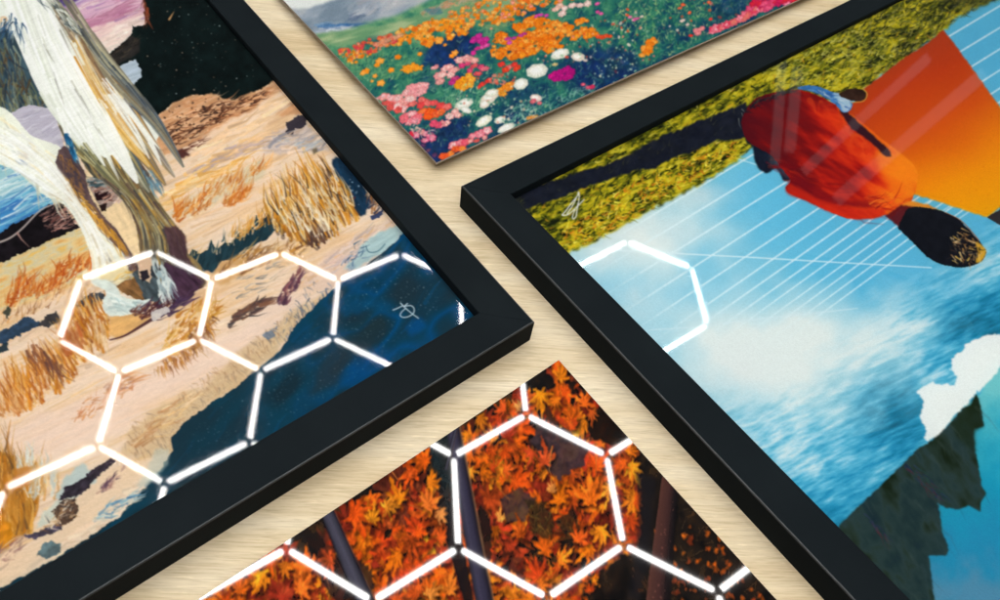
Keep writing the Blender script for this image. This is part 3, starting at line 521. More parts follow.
    c.strokes(cliff, 90, 60, 26, 3, [(76, 92, 86), (44, 58, 58), (60, 80, 84)], 10, (.08, .25))
    # grass bank
    grass = [(470, 250), (505, 188), (560, 150), (640, 110), (740, 66), (840, 20), (900, -60), (1080, -60), (1000, 0), (985, 6), (970, 12), (955, 20), (942, 32), (930, 42), (905, 60), (880, 76), (862, 92), (850, 100), (800, 104), (752, 148), (744, 156), (730, 166), (712, 178), (690, 190), (668, 202), (650, 212), (632, 220), (616, 230), (600, 240), (585, 247), (572, 252), (560, 262), (520, 260)]
    c.fill(grass, lambda x, y: ramp(aniso(x, y, -28, 9, 3.2, 61, 3) + .1 * (fbm(x / 40, y / 30, 62, 2) - .5), [(.25, (26, 32, 16)), (.42, (84, 88, 20)), (.52, (140, 134, 24)), (.62, (196, 178, 30)), (.8, (220, 206, 60))]), 4, 5, 2)
    gl = [(196, 180, 30), (226, 206, 50), (150, 150, 30), (92, 104, 30), (240, 224, 110), (52, 62, 26), (200, 140, 30), (120, 130, 40), (34, 40, 24)]
    c.strokes(grass, 3600, -30, 6, 1.5, gl, 34, (.35, .95), wts=[.15, .10, .16, .16, .04, .14, .07, .10, .08])
    upper = [(820, 30), (900, -20), (1000, -20), (985, 6), (942, 32), (905, 60), (870, 84), (820, 60)]
    c.strokes(upper, 900, -38, 6, 1.4, [(86, 90, 40), (60, 66, 34), (140, 136, 70), (40, 44, 30), (170, 160, 70), (108, 112, 60)], 24, (.4, .9))
    c.fill([(880, -40), (1060, -60), (1000, 0), (960, 14), (930, 0)], (60, 62, 40), 5, 8, 6, .45)
    c.strokes([(560, 228), (640, 180), (740, 140), (730, 160), (620, 226), (566, 252)], 420, -30, 5, 1.6, [(236, 210, 40), (214, 160, 30), (246, 226, 90), (206, 120, 30)], 30, (.5, .95))
    c.strokes([(760, 70), (860, 30), (900, 50), (862, 86), (770, 90)], 420, -30, 5, 1.5, [(170, 170, 50), (206, 200, 100), (110, 120, 40), (196, 190, 70)], 30, (.4, .9))
    # dark shadow lying across the bank
    sh = [(470, 200), (508, 190), (536, 188), (548, 182), (560, 180), (574, 174), (600, 168), (622, 158), (640, 149), (660, 138), (675, 132), (700, 122), (722, 114), (745, 103), (752, 150), (744, 140), (716, 142), (704, 148), (690, 154), (675, 158), (655, 168), (632, 173), (610, 180), (587, 187), (556, 200), (528, 209), (500, 222)]
    c.fill(sh, (24, 28, 44), 2.6, 3.5, 1, .97, ang=-80, var=.25)
    c.strokes(sh, 90, -50, 5, 1, [(60, 64, 50), (90, 90, 50), (40, 44, 60)], 40, (.2, .7))
    c.strokes([(505, 205), (520, 200), (530, 214), (516, 222)], 40, -30, 6, 1.4, [(40, 44, 40), (80, 84, 40), (28, 32, 44)], 30, (.4, .9))
    c.strokes([(738, 120), (742, 104), (748, 102), (746, 122)], 5, 70, 9, .8, [(170, 170, 160)], 14, (.4, .8))
    # orange canvas
    org = [(942, 32), (955, 48), (975, 76), (1000, 111), (1060, 190), (1060, 160), (1100, 260), (1000, 208), (985, 219), (960, 211), (940, 204), (914, 196), (880, 180), (840, 140), (838, 112), (864, 98), (858, 94), (880, 78), (900, 62), (925, 46)]
    c.fill(org, lambda x, y: ramp(((y - 40) * .85 + (x - 900) * .45) / 175 + (fbm(x / 60, y / 60, 71, 2) - .5) * .1, [(0, (176, 62, 34)), (.25, (196, 66, 24)), (.5, (216, 90, 22)), (.68, (232, 128, 18)), (.85, (242, 156, 16)), (1.1, (240, 170, 14))]), .8, 4, 1)
    c.dots(org, 260, .5, [(222, 110, 50), (190, 60, 20)], (.1, .3))
    c.fill([(985, 219), (1000, 210), (1060, 190), (1060, 260), (1006, 232)], (54, 50, 52), .5, 3, 0, 1)
    # dark trousers
    c.fill(spline([(744, 112), (752, 148), (756, 166), (766, 174), (776, 170), (784, 182), (794, 176), (790, 160), (780, 130), (760, 106)]), (24, 30, 46), 1, 4, 1, 1, var=.25)
    c.fill([(774, 160), (784, 158), (794, 172), (788, 181), (780, 174)], (70, 86, 104), 2, 4, 2, .6)
    # shirt
    shirt = spline([(741, 122), (746, 110), (756, 100), (770, 95), (786, 93), (800, 92), (818, 98), (834, 106), (850, 116), (864, 126), (878, 138), (893, 150), (906, 160), (916, 172), (916, 184), (913, 196), (908, 206), (898, 210), (892, 218), (886, 216), (874, 219), (860, 220), (846, 219), (830, 213), (815, 206), (800, 199), (788, 194), (785, 188), (790, 181), (780, 168), (770, 156), (756, 148), (747, 142), (742, 132)], 3)
    def red(x, y):
        u = (x - 745) / 170; f = aniso(x, y, 32, 26, 7, 81, 3)
        t = np.clip(u * .8 + (f - .5) * .5 + .22 * np.exp(-(((x - 893) / 26) ** 2 + ((y - 170) / 22) ** 2)) - .2 * np.exp(-(((x - 860) / 22) ** 2 + ((y - 178) / 16) ** 2)) + .1 * np.exp(-(((x - 830) / 40) ** 2 + ((y - 120) / 14) ** 2)), 0, 1)
        return ramp(t, [(0, (92, 16, 26)), (.25, (124, 18, 22)), (.42, (178, 30, 22)), (.55, (214, 52, 22)), (.7, (232, 84, 26)), (.9, (240, 132, 28)), (1, (244, 150, 30))])
    c.fill(shirt, red, .6, 4)
    c.strokes([(752, 150), (790, 160), (870, 196), (900, 208), (880, 218), (820, 206), (788, 190)], 60, 18, 26, 3, [(206, 40, 22), (150, 16, 26), (216, 56, 28), (120, 16, 28)], 8, (.12, .4), .2)
    c.strokes([(800, 96), (840, 110), (870, 150), (892, 172), (862, 166), (836, 130)], 60, 42, 14, 5, [(226, 70, 28), (206, 50, 26), (236, 100, 36)], 30, (.1, .3), .3)
    c.fill(spline([(874, 152), (890, 150), (906, 160), (915, 174), (912, 194), (900, 204), (888, 190), (880, 172)]), (246, 138, 26), 2, 6, 5, .75)
    c.fill(spline([(836, 110), (850, 116), (880, 140), (896, 156), (886, 152), (866, 138)]), (242, 116, 26), 1, 4, 1, .9)
    c.fill(spline([(790, 185), (800, 178), (836, 200), (870, 202), (880, 208), (850, 208), (820, 204)]), (120, 16, 28), 2, 6, 3, .6)
    c.fill(spline([(786, 194), (788, 184), (800, 190), (830, 204), (864, 210), (884, 210), (878, 219), (856, 220), (830, 213), (806, 202)]), (214, 44, 24), 1, 6, 2, .7)
    c.strokes([(862, 198), (900, 200), (904, 206), (876, 212)], 40, -18, 14, 1.2, [(246, 130, 40), (150, 20, 24), (226, 80, 30)], 14, (.4, .9))
    c.fill([(838, 112), (846, 113), (862, 128), (880, 144), (889, 152), (890, 158), (885, 158), (870, 144), (850, 130)], (48, 20, 36), 1, 4, 1, .95)
    # blue and white cuff, dark hand
    c.fill(spline([(797, 91), (800, 88), (815, 88), (832, 94), (845, 98), (851, 106), (848, 113), (842, 114), (836, 108), (826, 100), (812, 94)]), (64, 124, 190), .6, 3, 0, 1, var=.2)
    c.fill(spline([(832, 95), (845, 98), (850, 106), (848, 112), (842, 113), (838, 104)]), (176, 204, 222), .6, 3, 1, .95)
    c.strokes([(800, 90), (820, 91), (840, 100), (846, 110), (830, 100)], 26, 25, 10, 1.2, [(40, 90, 160), (140, 190, 226), (206, 222, 232)], 8, (.5, .9))
    c.fill(spline([(838, 96), (848, 91), (860, 91), (865, 96), (862, 102), (852, 103), (844, 100)]), (58, 38, 30), .8, 3, 0, 1, var=.4)
    c.stroke(spline([(862, 91), (866, 96), (862, 103), (850, 104)], 4, False), 1.4, (210, 170, 70), .9, (1, .6))
    c.strokes([(742, 116), (752, 104), (780, 94), (796, 92), (760, 106)], 60, -30, 7, 1.4, [(24, 28, 40), (60, 70, 60), (40, 30, 40)], 30, (.4, .95))
    # neck and dark hair
    c.fill([(896, 208), (908, 202), (926, 206), (940, 212), (950, 218), (936, 216), (914, 212)], (240, 150, 40), 1, 3, 1, .95)
    c.fill([(884, 217), (900, 206), (914, 208), (906, 222), (898, 228)], (96, 24, 30), 1, 3, 1, .95)
    c.fill(spline([(897, 229), (900, 222), (906, 211), (916, 208), (930, 210), (944, 214), (956, 220), (966, 230), (975, 240), (981, 248), (984, 254), (981, 262), (974, 266), (962, 269), (950, 268), (938, 265), (926, 258), (916, 248), (908, 240), (901, 233)]), (22, 24, 32), .8, 3, 0, 1, var=.2)
    c.stroke(spline([(944, 214), (958, 221), (968, 231), (977, 242)], 4, False), 1.3, (190, 90, 50), .7, (.6, 1))
    c.fill(spline([(974, 244), (981, 248), (984, 254), (980, 262), (974, 264), (976, 254)]), (232, 176, 50), 1, 3, 1, .95)
    for p in ([(952, 238), (958, 242)], [(956, 234), (964, 238)], [(952, 244), (960, 246)], [(954, 258), (962, 264)], [(958, 254), (962, 262)], [(966, 262), (970, 256)], [(972, 262), (972, 256)], [(964, 240), (972, 246)], [(968, 250), (974, 252)], [(951, 262), (957, 265)], [(960, 230), (968, 234)], [(976, 258), (981, 254)], [(957, 248), (959, 252)]):
        c.stroke(p, .9 + R.rand() * .9, [(224, 180, 110), (240, 196, 90), (206, 150, 96)][R.randint(3)], .9, (1, .3))
    c.strokes([(948, 238), (966, 232), (978, 246), (980, 258), (968, 265), (950, 262)], 110, 40, 5, 1.0, [(240, 206, 150), (30, 26, 30), (150, 90, 50), (206, 150, 80), (60, 40, 34)], 50, (.4, 1))
    # signature
    for pts in ([(562, 215.5), (566, 211), (572, 203), (577, 197), (578.5, 192.5), (579, 198), (578, 206)], [(563, 216), (568, 215), (573, 211), (578, 206), (584, 200)], [(567, 214), (572, 207), (576, 199)], [(578, 204), (576.6, 212), (575.8, 217), (573, 219.4), (572.6, 216), (575, 210)]):
        c.stroke(spline(pts, 4, False), 1.25, (236, 238, 244), .95, (1, .8))
    c.a = blur3(c.a); c.grain(.035); c.a = np.clip(c.a, 0, 1); return c
def paint_flowers():
    """poppies and white flowers on a hillside, hazy hills behind"""
    c = Canvas(260, -60, 860, 180, 2, 11); X, Y, R = c.X, c.Y, c.R
    base = ramp(fbm(X / 9, Y / 7, 2, 4) * .6 + .4 * np.clip((Y + .42 * X - 150) / 210, 0, 1), [(.2, (130, 172, 124)), (.35, (84, 148, 110)), (.5, (44, 116, 98)), (.65, (26, 84, 96)), (.85, (14, 40, 84))])
    c.a = base
    W = [(260, -60), (860, -60), (860, 180), (260, 180)]
    c.fill([(260, -60), (480, -60), (440, -5), (395, 16), (300, 40), (260, 40)], lambda x, y: ramp(aniso(x, y, -25, 40, 12, 4, 4), [(.3, (122, 140, 156)), (.5, (150, 164, 178)), (.62, (172, 180, 188)), (.8, (190, 190, 192))]), 1, 6, 3)
    c.fill([(230, -60), (360, -60), (340, -2), (325, 3), (312, 7), (298, 9), (285, 6), (260, 10)], (232, 236, 232), 1.5, 6, 2)
    c.strokes([(340, 18), (352, 4), (380, -2), (398, 4), (390, 14), (360, 22)], 40, -40, 14, 4, [(184, 188, 194), (196, 192, 194), (160, 168, 182)], 14, (.2, .5), .3)
    c.strokes([(345, 22), (350, 14), (360, 16), (356, 22)], 12, -25, 8, 2, [(94, 112, 140)], 14, (.4, .7))
    c.strokes([(310, 23), (350, 24), (352, 26), (314, 28)], 36, -2, 14, 2, [(48, 100, 160), (80, 124, 170), (120, 150, 180)], 3, (.4, .8))
    c.strokes([(314, 28), (346, 26), (346, 31), (318, 34)], 24, -6, 12, 2, [(206, 210, 220), (170, 180, 200)], 3, (.4, .8))
    # meadow band
    c.fill([(314, 34), (350, 29), (380, 26), (420, 14), (450, 0), (520, -40), (560, -60), (640, -60), (560, -10), (480, 20), (400, 30), (372, 40), (340, 46), (322, 46)], lambda x, y: ramp(aniso(x, y, -14, 20, 4, 9), [(.3, (104, 152, 110)), (.55, (134, 170, 124)), (.75, (168, 186, 140))]), 1.5, 5, 2)
    c.strokes([(410, 16), (450, -2), (500, -20), (490, -5), (450, 10), (420, 18)], 110, -22, 7, 2, [(206, 170, 150), (222, 150, 110), (190, 160, 140), (226, 130, 90)], 18, (.3, .8))
    c.fill([(422, 10), (440, 8), (444, 13), (430, 15)], (70, 120, 140), 2, 4, 1, .7)
    c.strokes([(474, 30), (500, 18), (515, 22), (500, 30), (484, 34)], 60, -10, 8, 2.4, [(120, 156, 110), (96, 140, 100)], 14, (.3, .7))
    c.strokes([(500, 6), (516, -10), (470, 0), (455, 8)], 40, -15, 8, 2, [(110, 150, 110), (150, 160, 110)], 14, (.3, .7))
    # fine greenery of the near slope
    slope = [(320, 60), (400, 40), (470, 40), (600, -20), (860, -60), (800, 10), (437, 165)]
    c.strokes(slope, 2600, -60, 5, 1.2, [(44, 120, 96), (28, 92, 90), (96, 160, 110), (20, 62, 84), (150, 190, 140), (16, 40, 84), (70, 140, 110)], 40, (.35, .9))
    c.strokes([(326, 58), (400, 52), (420, 60), (400, 80), (360, 80)], 420, -60, 4.5, 1.3, [(96, 156, 108), (70, 136, 96), (126, 172, 120), (50, 116, 90)], 30, (.4, .9))
    right = [(600, 60), (620, 0), (700, -40), (800, -40), (740, 22), (660, 60), (610, 80)]
    c.strokes(right, 1500, -50, 4.5, 1.2, [(52, 130, 92), (90, 156, 96), (30, 100, 90), (150, 184, 120), (24, 76, 86), (190, 200, 130)], 45, (.4, .9))
    c.dots(right, 70, 1.1, [(226, 60, 40), (230, 90, 50), (236, 120, 110), (240, 210, 190)], (.6, 1))
    # deep blue gaps
    for p, a in (([(424, 66), (424, 50), (436, 44), (452, 32), (470, 30), (480, 38), (474, 50), (458, 62), (444, 68)], .95), ([(400, 162), (420, 130), (440, 118), (470, 116), (470, 134), (450, 150), (437, 168)], .85), ([(590, 100), (570, 70), (590, 52), (616, 44), (640, 66), (630, 88), (600, 104)], .75), ([(700, 40), (720, 0), (760, -10), (790, -10), (760, 10), (730, 20)], .5), ([(560, 60), (580, 48), (606, 60), (590, 80), (566, 84)], .6), ([(500, 92), (520, 76), (540, 84), (540, 110), (510, 120)], .45), ([(410, 90), (425, 72), (444, 76), (436, 92)], .4), ([(510, 10), (540, 2), (548, 14), (524, 18)], .55), ([(480, 150), (500, 128), (520, 124), (500, 142)], .6), ([(356, 44), (384, 36), (378, 42), (360, 48)], .6)):
        c.fill(p, (16, 36, 90), 9, 6, 4, a * .9, var=.5)
    c.fill([(400, 140), (424, 145), (437, 168), (420, 160)], (52, 34, 76), 3, 5, 2, .8)
    c.strokes([(505, 110), (540, 96), (600, 84), (590, 100), (520, 132), (500, 128)], 190, -40, 7, 1.2, [(150, 196, 170), (96, 160, 136), (196, 216, 196), (40, 120, 110)], 40, (.5, .95), .5)
    c.strokes([(436, 92), (460, 84), (500, 96), (470, 116), (440, 112)], 130, -55, 6, 1.1, [(120, 180, 140), (60, 140, 110), (180, 206, 160)], 30, (.5, .95), .4)
    c.strokes([(420, 60), (436, 40), (480, 30), (640, 66), (600, 104), (540, 120), (440, 166), (400, 140)], 700, -60, 5, 1.1, [(60, 130, 110), (30, 96, 100), (110, 160, 130), (30, 60, 100)], 45, (.3, .8))
    # orange drifts: many small poppies, bigger toward the viewer
    def poppies(P, n, r, cols, edge=(240, 130, 20), f=.75):
        for x, y in sorted(c.points(P, n).tolist(), key=lambda q: q[1]):
            rr = r * (.6 + .8 * R.rand()); c.blob(x, y, rr, rr * f, cols[R.randint(len(cols))], -15 + 20 * R.randn(), R.randint(3, 6), .10, edge, .22)
    O = [(246, 150, 36), (250, 172, 70), (232, 126, 24), (252, 190, 100), (230, 108, 28)]
    poppies([(404, 30), (440, 16), (500, -6), (530, -12), (540, 0), (510, 20), (470, 28), (440, 30), (412, 40)], 230, 1.9, O + [(236, 150, 110)], (226, 110, 30))
    poppies([(388, 42), (400, 30), (430, 22), (470, 20), (474, 32), (450, 36), (430, 44), (404, 46)], 95, 2.7, O)
    poppies([(336, 52), (350, 44), (388, 34), (400, 40), (380, 52), (350, 60)], 90, 1.9, [(226, 96, 66), (220, 70, 80), (236, 130, 70), (236, 150, 120), (240, 150, 60)], (200, 60, 40))
    poppies([(490, 30), (505, 5), (540, -10), (600, -20), (580, -2), (540, 6), (510, 22)], 100, 2.2, O + [(236, 150, 140)], (226, 110, 30))
    poppies([(340, 54), (360, 50), (378, 52), (350, 64)], 30, 1.6, O)
    c.strokes([(372, 44), (396, 34), (400, 38), (380, 48)], 40, -25, 7, 1.8, [(216, 140, 110), (226, 160, 120)], 10, (.5, .9))
    for x, y, r in ((401, 40, 3.5), (419, 37, 4), (429, 45, 3.6), (439, 41, 4.2), (450, 38, 3.6), (380, 61, 4.2), (377, 65, 3), (366, 71, 3.8), (363, 73, 3), (391, 70, 3.4), (375, 76, 2.6), (381, 83, 4), (398, 57, 3.4), (372, 81, 1.8), (356, 62, 2), (455, 53, 3.6), (452, 56, 3), (420, 54, 2.6), (445, 45, 2)):
        c.blob(x, y, r, r * .75, O[R.randint(3)], -15, 5, .15, (236, 124, 24))
    for x, y, r in ((406, 69, 5), (412, 67, 6), (418, 68, 5), (409, 71, 4)): c.blob(x, y, r, r * .6, (246, 160, 40), -12, 5, .25, (236, 124, 24))
    def clump(pts, r, cols, edge, f=.65, n=1):
        for x, y in pts: c.blob(x + R.randn() * .6, y + R.randn() * .6, r * (.8 + .4 * R.rand()), r * f * (.8 + .4 * R.rand()), cols[R.randint(len(cols))], -18 + 10 * R.randn(), R.randint(4, 8), .11, edge, .3)
    # middle orange masses
    poppies([(512, 32), (520, 22), (536, 17), (550, 20), (560, 24), (562, 34), (540, 40), (520, 38)], 46, 4.2, O[:3], (226, 96, 16), .62)
    poppies([(540, 26), (560, 22), (590, 30), (596, 35), (580, 38), (550, 38)], 34, 4.2, O[:3], (226, 96, 16), .62)
    poppies([(508, 50), (516, 40), (540, 36), (560, 40), (562, 48), (540, 52), (512, 58)], 70, 4.4, O[:3], (222, 84, 12), .62)
    poppies([(490, 56), (496, 34), (508, 34), (510, 44), (506, 58)], 26, 3.8, O[:3], (226, 96, 16), .62)
    poppies([(570, 22), (584, 17), (590, 20), (578, 24)], 10, 3, O[:3], (226, 96, 16), .62)
    poppies([(642, 56), (643, 46), (650, 38), (656, 40), (655, 48), (648, 56)], 18, 3.2, O[:3], (226, 96, 16), .62)
    clump([(598, 37), (602, 37), (606, 36), (610, 36)], 3, [(230, 80, 40)], (200, 50, 30))
    clump([(502, 64), (508, 67), (514, 65), (506, 70), (516, 68)], 4, [(232, 70, 40), (240, 130, 120), (226, 60, 50)], (206, 40, 40))
    clump([(500, 90), (505, 87), (510, 84), (503, 93), (508, 88)], 4.4, [(246, 160, 50), (240, 140, 40)], (226, 110, 20))
    c.dots([(490, 56), (496, 30), (560, 18), (596, 36), (560, 52), (512, 60)], 60, .9, [(30, 80, 80), (190, 70, 20), (50, 100, 80), (210, 90, 20)], (.4, .9))
    c.dots([(336, 58), (400, 30), (500, -6), (540, 0), (470, 34), (404, 46)], 120, .7, [(60, 110, 80), (96, 140, 90), (200, 90, 40)], (.4, .9))
    # magenta and pink
    clump([(475, 38), (480, 41), (486, 40), (473, 41), (484, 43), (478, 36)], 4, [(206, 50, 150), (190, 40, 130), (226, 100, 170)], (170, 20, 110))
    clump([(474, 53), (478, 50), (482, 47), (486, 45)], 3.4, [(206, 50, 140), (220, 90, 160)], (170, 20, 110))
    clump([(508, 38), (514, 37), (520, 35), (524, 34), (510, 42)], 3.2, [(206, 80, 170), (190, 60, 150)], (170, 40, 120), .5)
    clump([(540, 15), (546, 16), (536, 17)], 3, [(206, 70, 160)], (170, 40, 120), .5)
    clump([(598, 12), (602, 13), (597, 5), (630, 18), (634, 20), (638, 19)], 2.4, [(226, 90, 160), (240, 130, 170)], (200, 60, 120), .6)
    clump([(463, 66), (468, 65), (474, 66), (480, 68), (470, 71), (484, 69), (478, 74)], 4, [(226, 80, 120), (236, 120, 130), (214, 60, 120), (226, 90, 90)], (200, 40, 90))
    clump([(464, 58), (470, 59), (460, 60), (474, 61), (446, 68), (450, 66), (454, 70), (438, 76), (442, 76), (440, 80), (450, 74)], 5, [(240, 170, 160), (236, 150, 140), (244, 190, 180)], (226, 110, 120))
    clump([(456, 80), (452, 82), (460, 79)], 4, [(190, 50, 130), (206, 70, 120)], (160, 30, 100))
    clump([(460, 83), (465, 80), (468, 76), (472, 80), (464, 86), (458, 86), (470, 84)], 4.6, [(248, 160, 30), (246, 176, 60)], (236, 116, 20), .8)
    clump([(478, 88), (482, 84), (486, 82), (490, 80)], 3, [(226, 60, 50)], (200, 40, 40), .6)
    clump([(436, 66), (433, 68)], 3, [(240, 160, 160)], (226, 120, 130))
    # pink and coral cluster at the near left
    clump([(412, 88), (418, 86), (424, 86), (408, 92), (414, 94), (420, 92)], 6.5, [(246, 180, 176), (248, 200, 196), (240, 160, 160)], (236, 130, 140))
    clump([(384, 98), (392, 100), (398, 98), (404, 102), (410, 100), (396, 106), (402, 108)], 6, [(246, 190, 186), (250, 206, 200), (244, 160, 150)], (232, 110, 110))
    clump([(392, 104), (398, 110), (390, 108), (386, 102)], 4.5, [(230, 90, 80), (236, 110, 100)], (210, 60, 70))
    clump([(422, 100), (428, 102), (434, 103), (440, 105), (446, 107), (420, 106), (412, 104)], 5, [(240, 90, 90), (244, 120, 110), (232, 70, 70)], (216, 50, 60), .6)
    clump([(424, 112), (430, 112), (436, 114), (428, 117), (440, 112)], 5.2, [(250, 96, 30), (244, 80, 30), (250, 120, 60)], (226, 50, 30))
    clump([(406, 116), (412, 114), (418, 117), (410, 121), (416, 121), (404, 120)], 5.6, [(246, 150, 160), (250, 180, 180), (236, 110, 120)], (226, 80, 100))
    clump([(376, 99), (382, 97), (388, 96)], 3, [(246, 190, 190)], (230, 120, 130))
    clump([(455, 112), (450, 117), (446, 122), (442, 124), (458, 116)], 4.6, [(246, 190, 180), (248, 206, 196), (236, 150, 150)], (226, 110, 120))
    clump([(434, 122), (438, 126), (432, 125)], 3.6, [(244, 196, 200), (226, 80, 110)], (216, 60, 90))
    clump([(424, 134), (430, 136), (420, 132), (426, 140), (432, 138), (416, 136), (412, 134)], 3.8, [(236, 60, 100), (246, 150, 170), (226, 40, 60)], (200, 20, 80), .8)
    c.strokes([(408, 122), (420, 128), (432, 130), (428, 134), (412, 132)], 30, 20, 7, 1.2, [(246, 200, 190), (230, 180, 160), (60, 110, 110)], 50, (.5, .95))
    clump([(454, 146), (460, 143), (466, 142), (474, 136), (480, 134), (488, 130), (462, 148)], 5, [(246, 150, 160), (250, 190, 190), (236, 90, 110)], (226, 60, 90), .7)
    clump([(444, 155), (450, 153), (456, 151), (446, 158), (452, 156), (462, 148)], 4.4, [(250, 130, 40), (248, 150, 60), (240, 90, 40)], (236, 80, 30), .7)
    clump([(484, 138), (476, 140), (470, 141)], 3.4, [(240, 90, 80), (246, 170, 160)], (220, 60, 70), .6)
    clump([(428, 150), (434, 154), (424, 146)], 3, [(120, 70, 90), (90, 50, 90)], (60, 40, 80))
    # white flowers
    def white(x, y, rx, ry, rot, col=(240, 238, 226)):
        c.blob(x, y, rx, ry, col, rot, 7, .04, (196, 202, 180), .14); c.blob(x - rx * .1, y - ry * .1, rx * .55, ry * .5, (250, 250, 242), rot, 6, .12, None, .06)
    white(464, 104, 9.5, 5, -22); white(489, 98, 10, 5.5, -35, (240, 222, 206)); white(485, 104, 6, 4, -30, (240, 220, 206)); white(492, 93, 7, 4, -15, (240, 232, 214))
    white(466, 110, 6, 3, 20); white(521, 84, 7.5, 5.5, -20); white(537, 71, 11, 7, -12); white(560, 54, 9.5, 5, -18); white(578, 57, 7, 4.4, 5, (240, 216, 200)); white(484, 121, 9, 4.5, -30, (240, 238, 214)); white(506, 128, 9, 4, -25); white(536, 98, 6, 3.6, 10, (240, 206, 200)); white(500, 120, 6, 3.4, -20)
    clump([(534, 101), (540, 102)], 3, [(226, 110, 120)], (206, 80, 90)); clump([(555, 64.5)], 3, [(230, 206, 140)], (200, 180, 120))
    clump([(554, 75), (560, 72), (566, 70), (570, 73), (562, 77), (568, 76), (556, 78)], 5.6, [(206, 30, 130), (226, 60, 150), (180, 20, 120)], (150, 10, 110))
    clump([(584, 85), (588, 86), (591, 87)], 3, [(206, 50, 90), (226, 100, 120)], (150, 30, 80)); clump([(530, 118), (535, 117)], 4, [(240, 160, 80)], (226, 120, 40), .5)
    # pale flowers against the haze
    clump([(556, 10), (562, 14), (566, 8), (572, 6), (580, 4), (588, 4), (560, 6)], 4, [(244, 206, 196), (240, 190, 170), (246, 220, 210)], (226, 160, 150))
    c.dots([(530, 60), (600, 20), (660, 20), (640, 50), (600, 50), (580, 70)], 80, 1., [(240, 220, 200), (236, 130, 110), (150, 190, 150), (226, 80, 60)], (.5, .9))
    c.dots([(600, 60), (640, 50), (640, 78), (610, 88), (590, 70)], 50, .8, [(190, 216, 190), (150, 196, 160), (220, 220, 180)], (.4, .9))
    c.dots([(440, 90), (520, 70), (540, 120), (470, 130)], 110, .9, [(160, 200, 160), (226, 150, 120), (120, 170, 140), (240, 220, 190)], (.4, .9))
    c.dots([(470, 80), (500, 70), (520, 80), (500, 90)], 26, 1.2, [(230, 80, 60), (236, 130, 110)], (.5, .9))
    # pink border along the near edge
    for t in np.linspace(0, 1, 60):
        x = 712 + 78 * t + R.randn() * 1.5; y = 33 - 36 * t + R.randn() * 1.6 - 2; c.blob(x, y, 4, 2.8, [(246, 170, 180), (240, 120, 140), (226, 60, 90), (250, 200, 200), (236, 130, 110)][R.randint(5)], -25, 5, .2, (220, 60, 90))
    for t in np.linspace(0, 1, 26): c.blob(750 + 50 * t + R.randn() * 3, 4 - 8 * t + R.randn() * 4, 5, 3, [(206, 30, 90), (236, 90, 130), (246, 160, 180), (226, 40, 60)][R.randint(4)], -25, 5, .2, (180, 20, 80))
    clump([(696, 30), (702, 28), (698, 33)], 3.4, [(246, 200, 200), (236, 140, 140)], (226, 100, 110))
    clump([(682, 20), (688, 24)], 2.6, [(240, 210, 196)], (220, 180, 170)); clump([(711, 19), (692, 35)], 2.4, [(226, 50, 40)], (200, 30, 40))
    clump([(680, 8), (684, 6), (690, 13), (709, 2)], 2.2, [(236, 100, 60)], (220, 70, 40))
    c.a = blur3(blur3(c.a)); c.grain(.05); c.a = np.clip(c.a * 1.0, 0, 1); return c
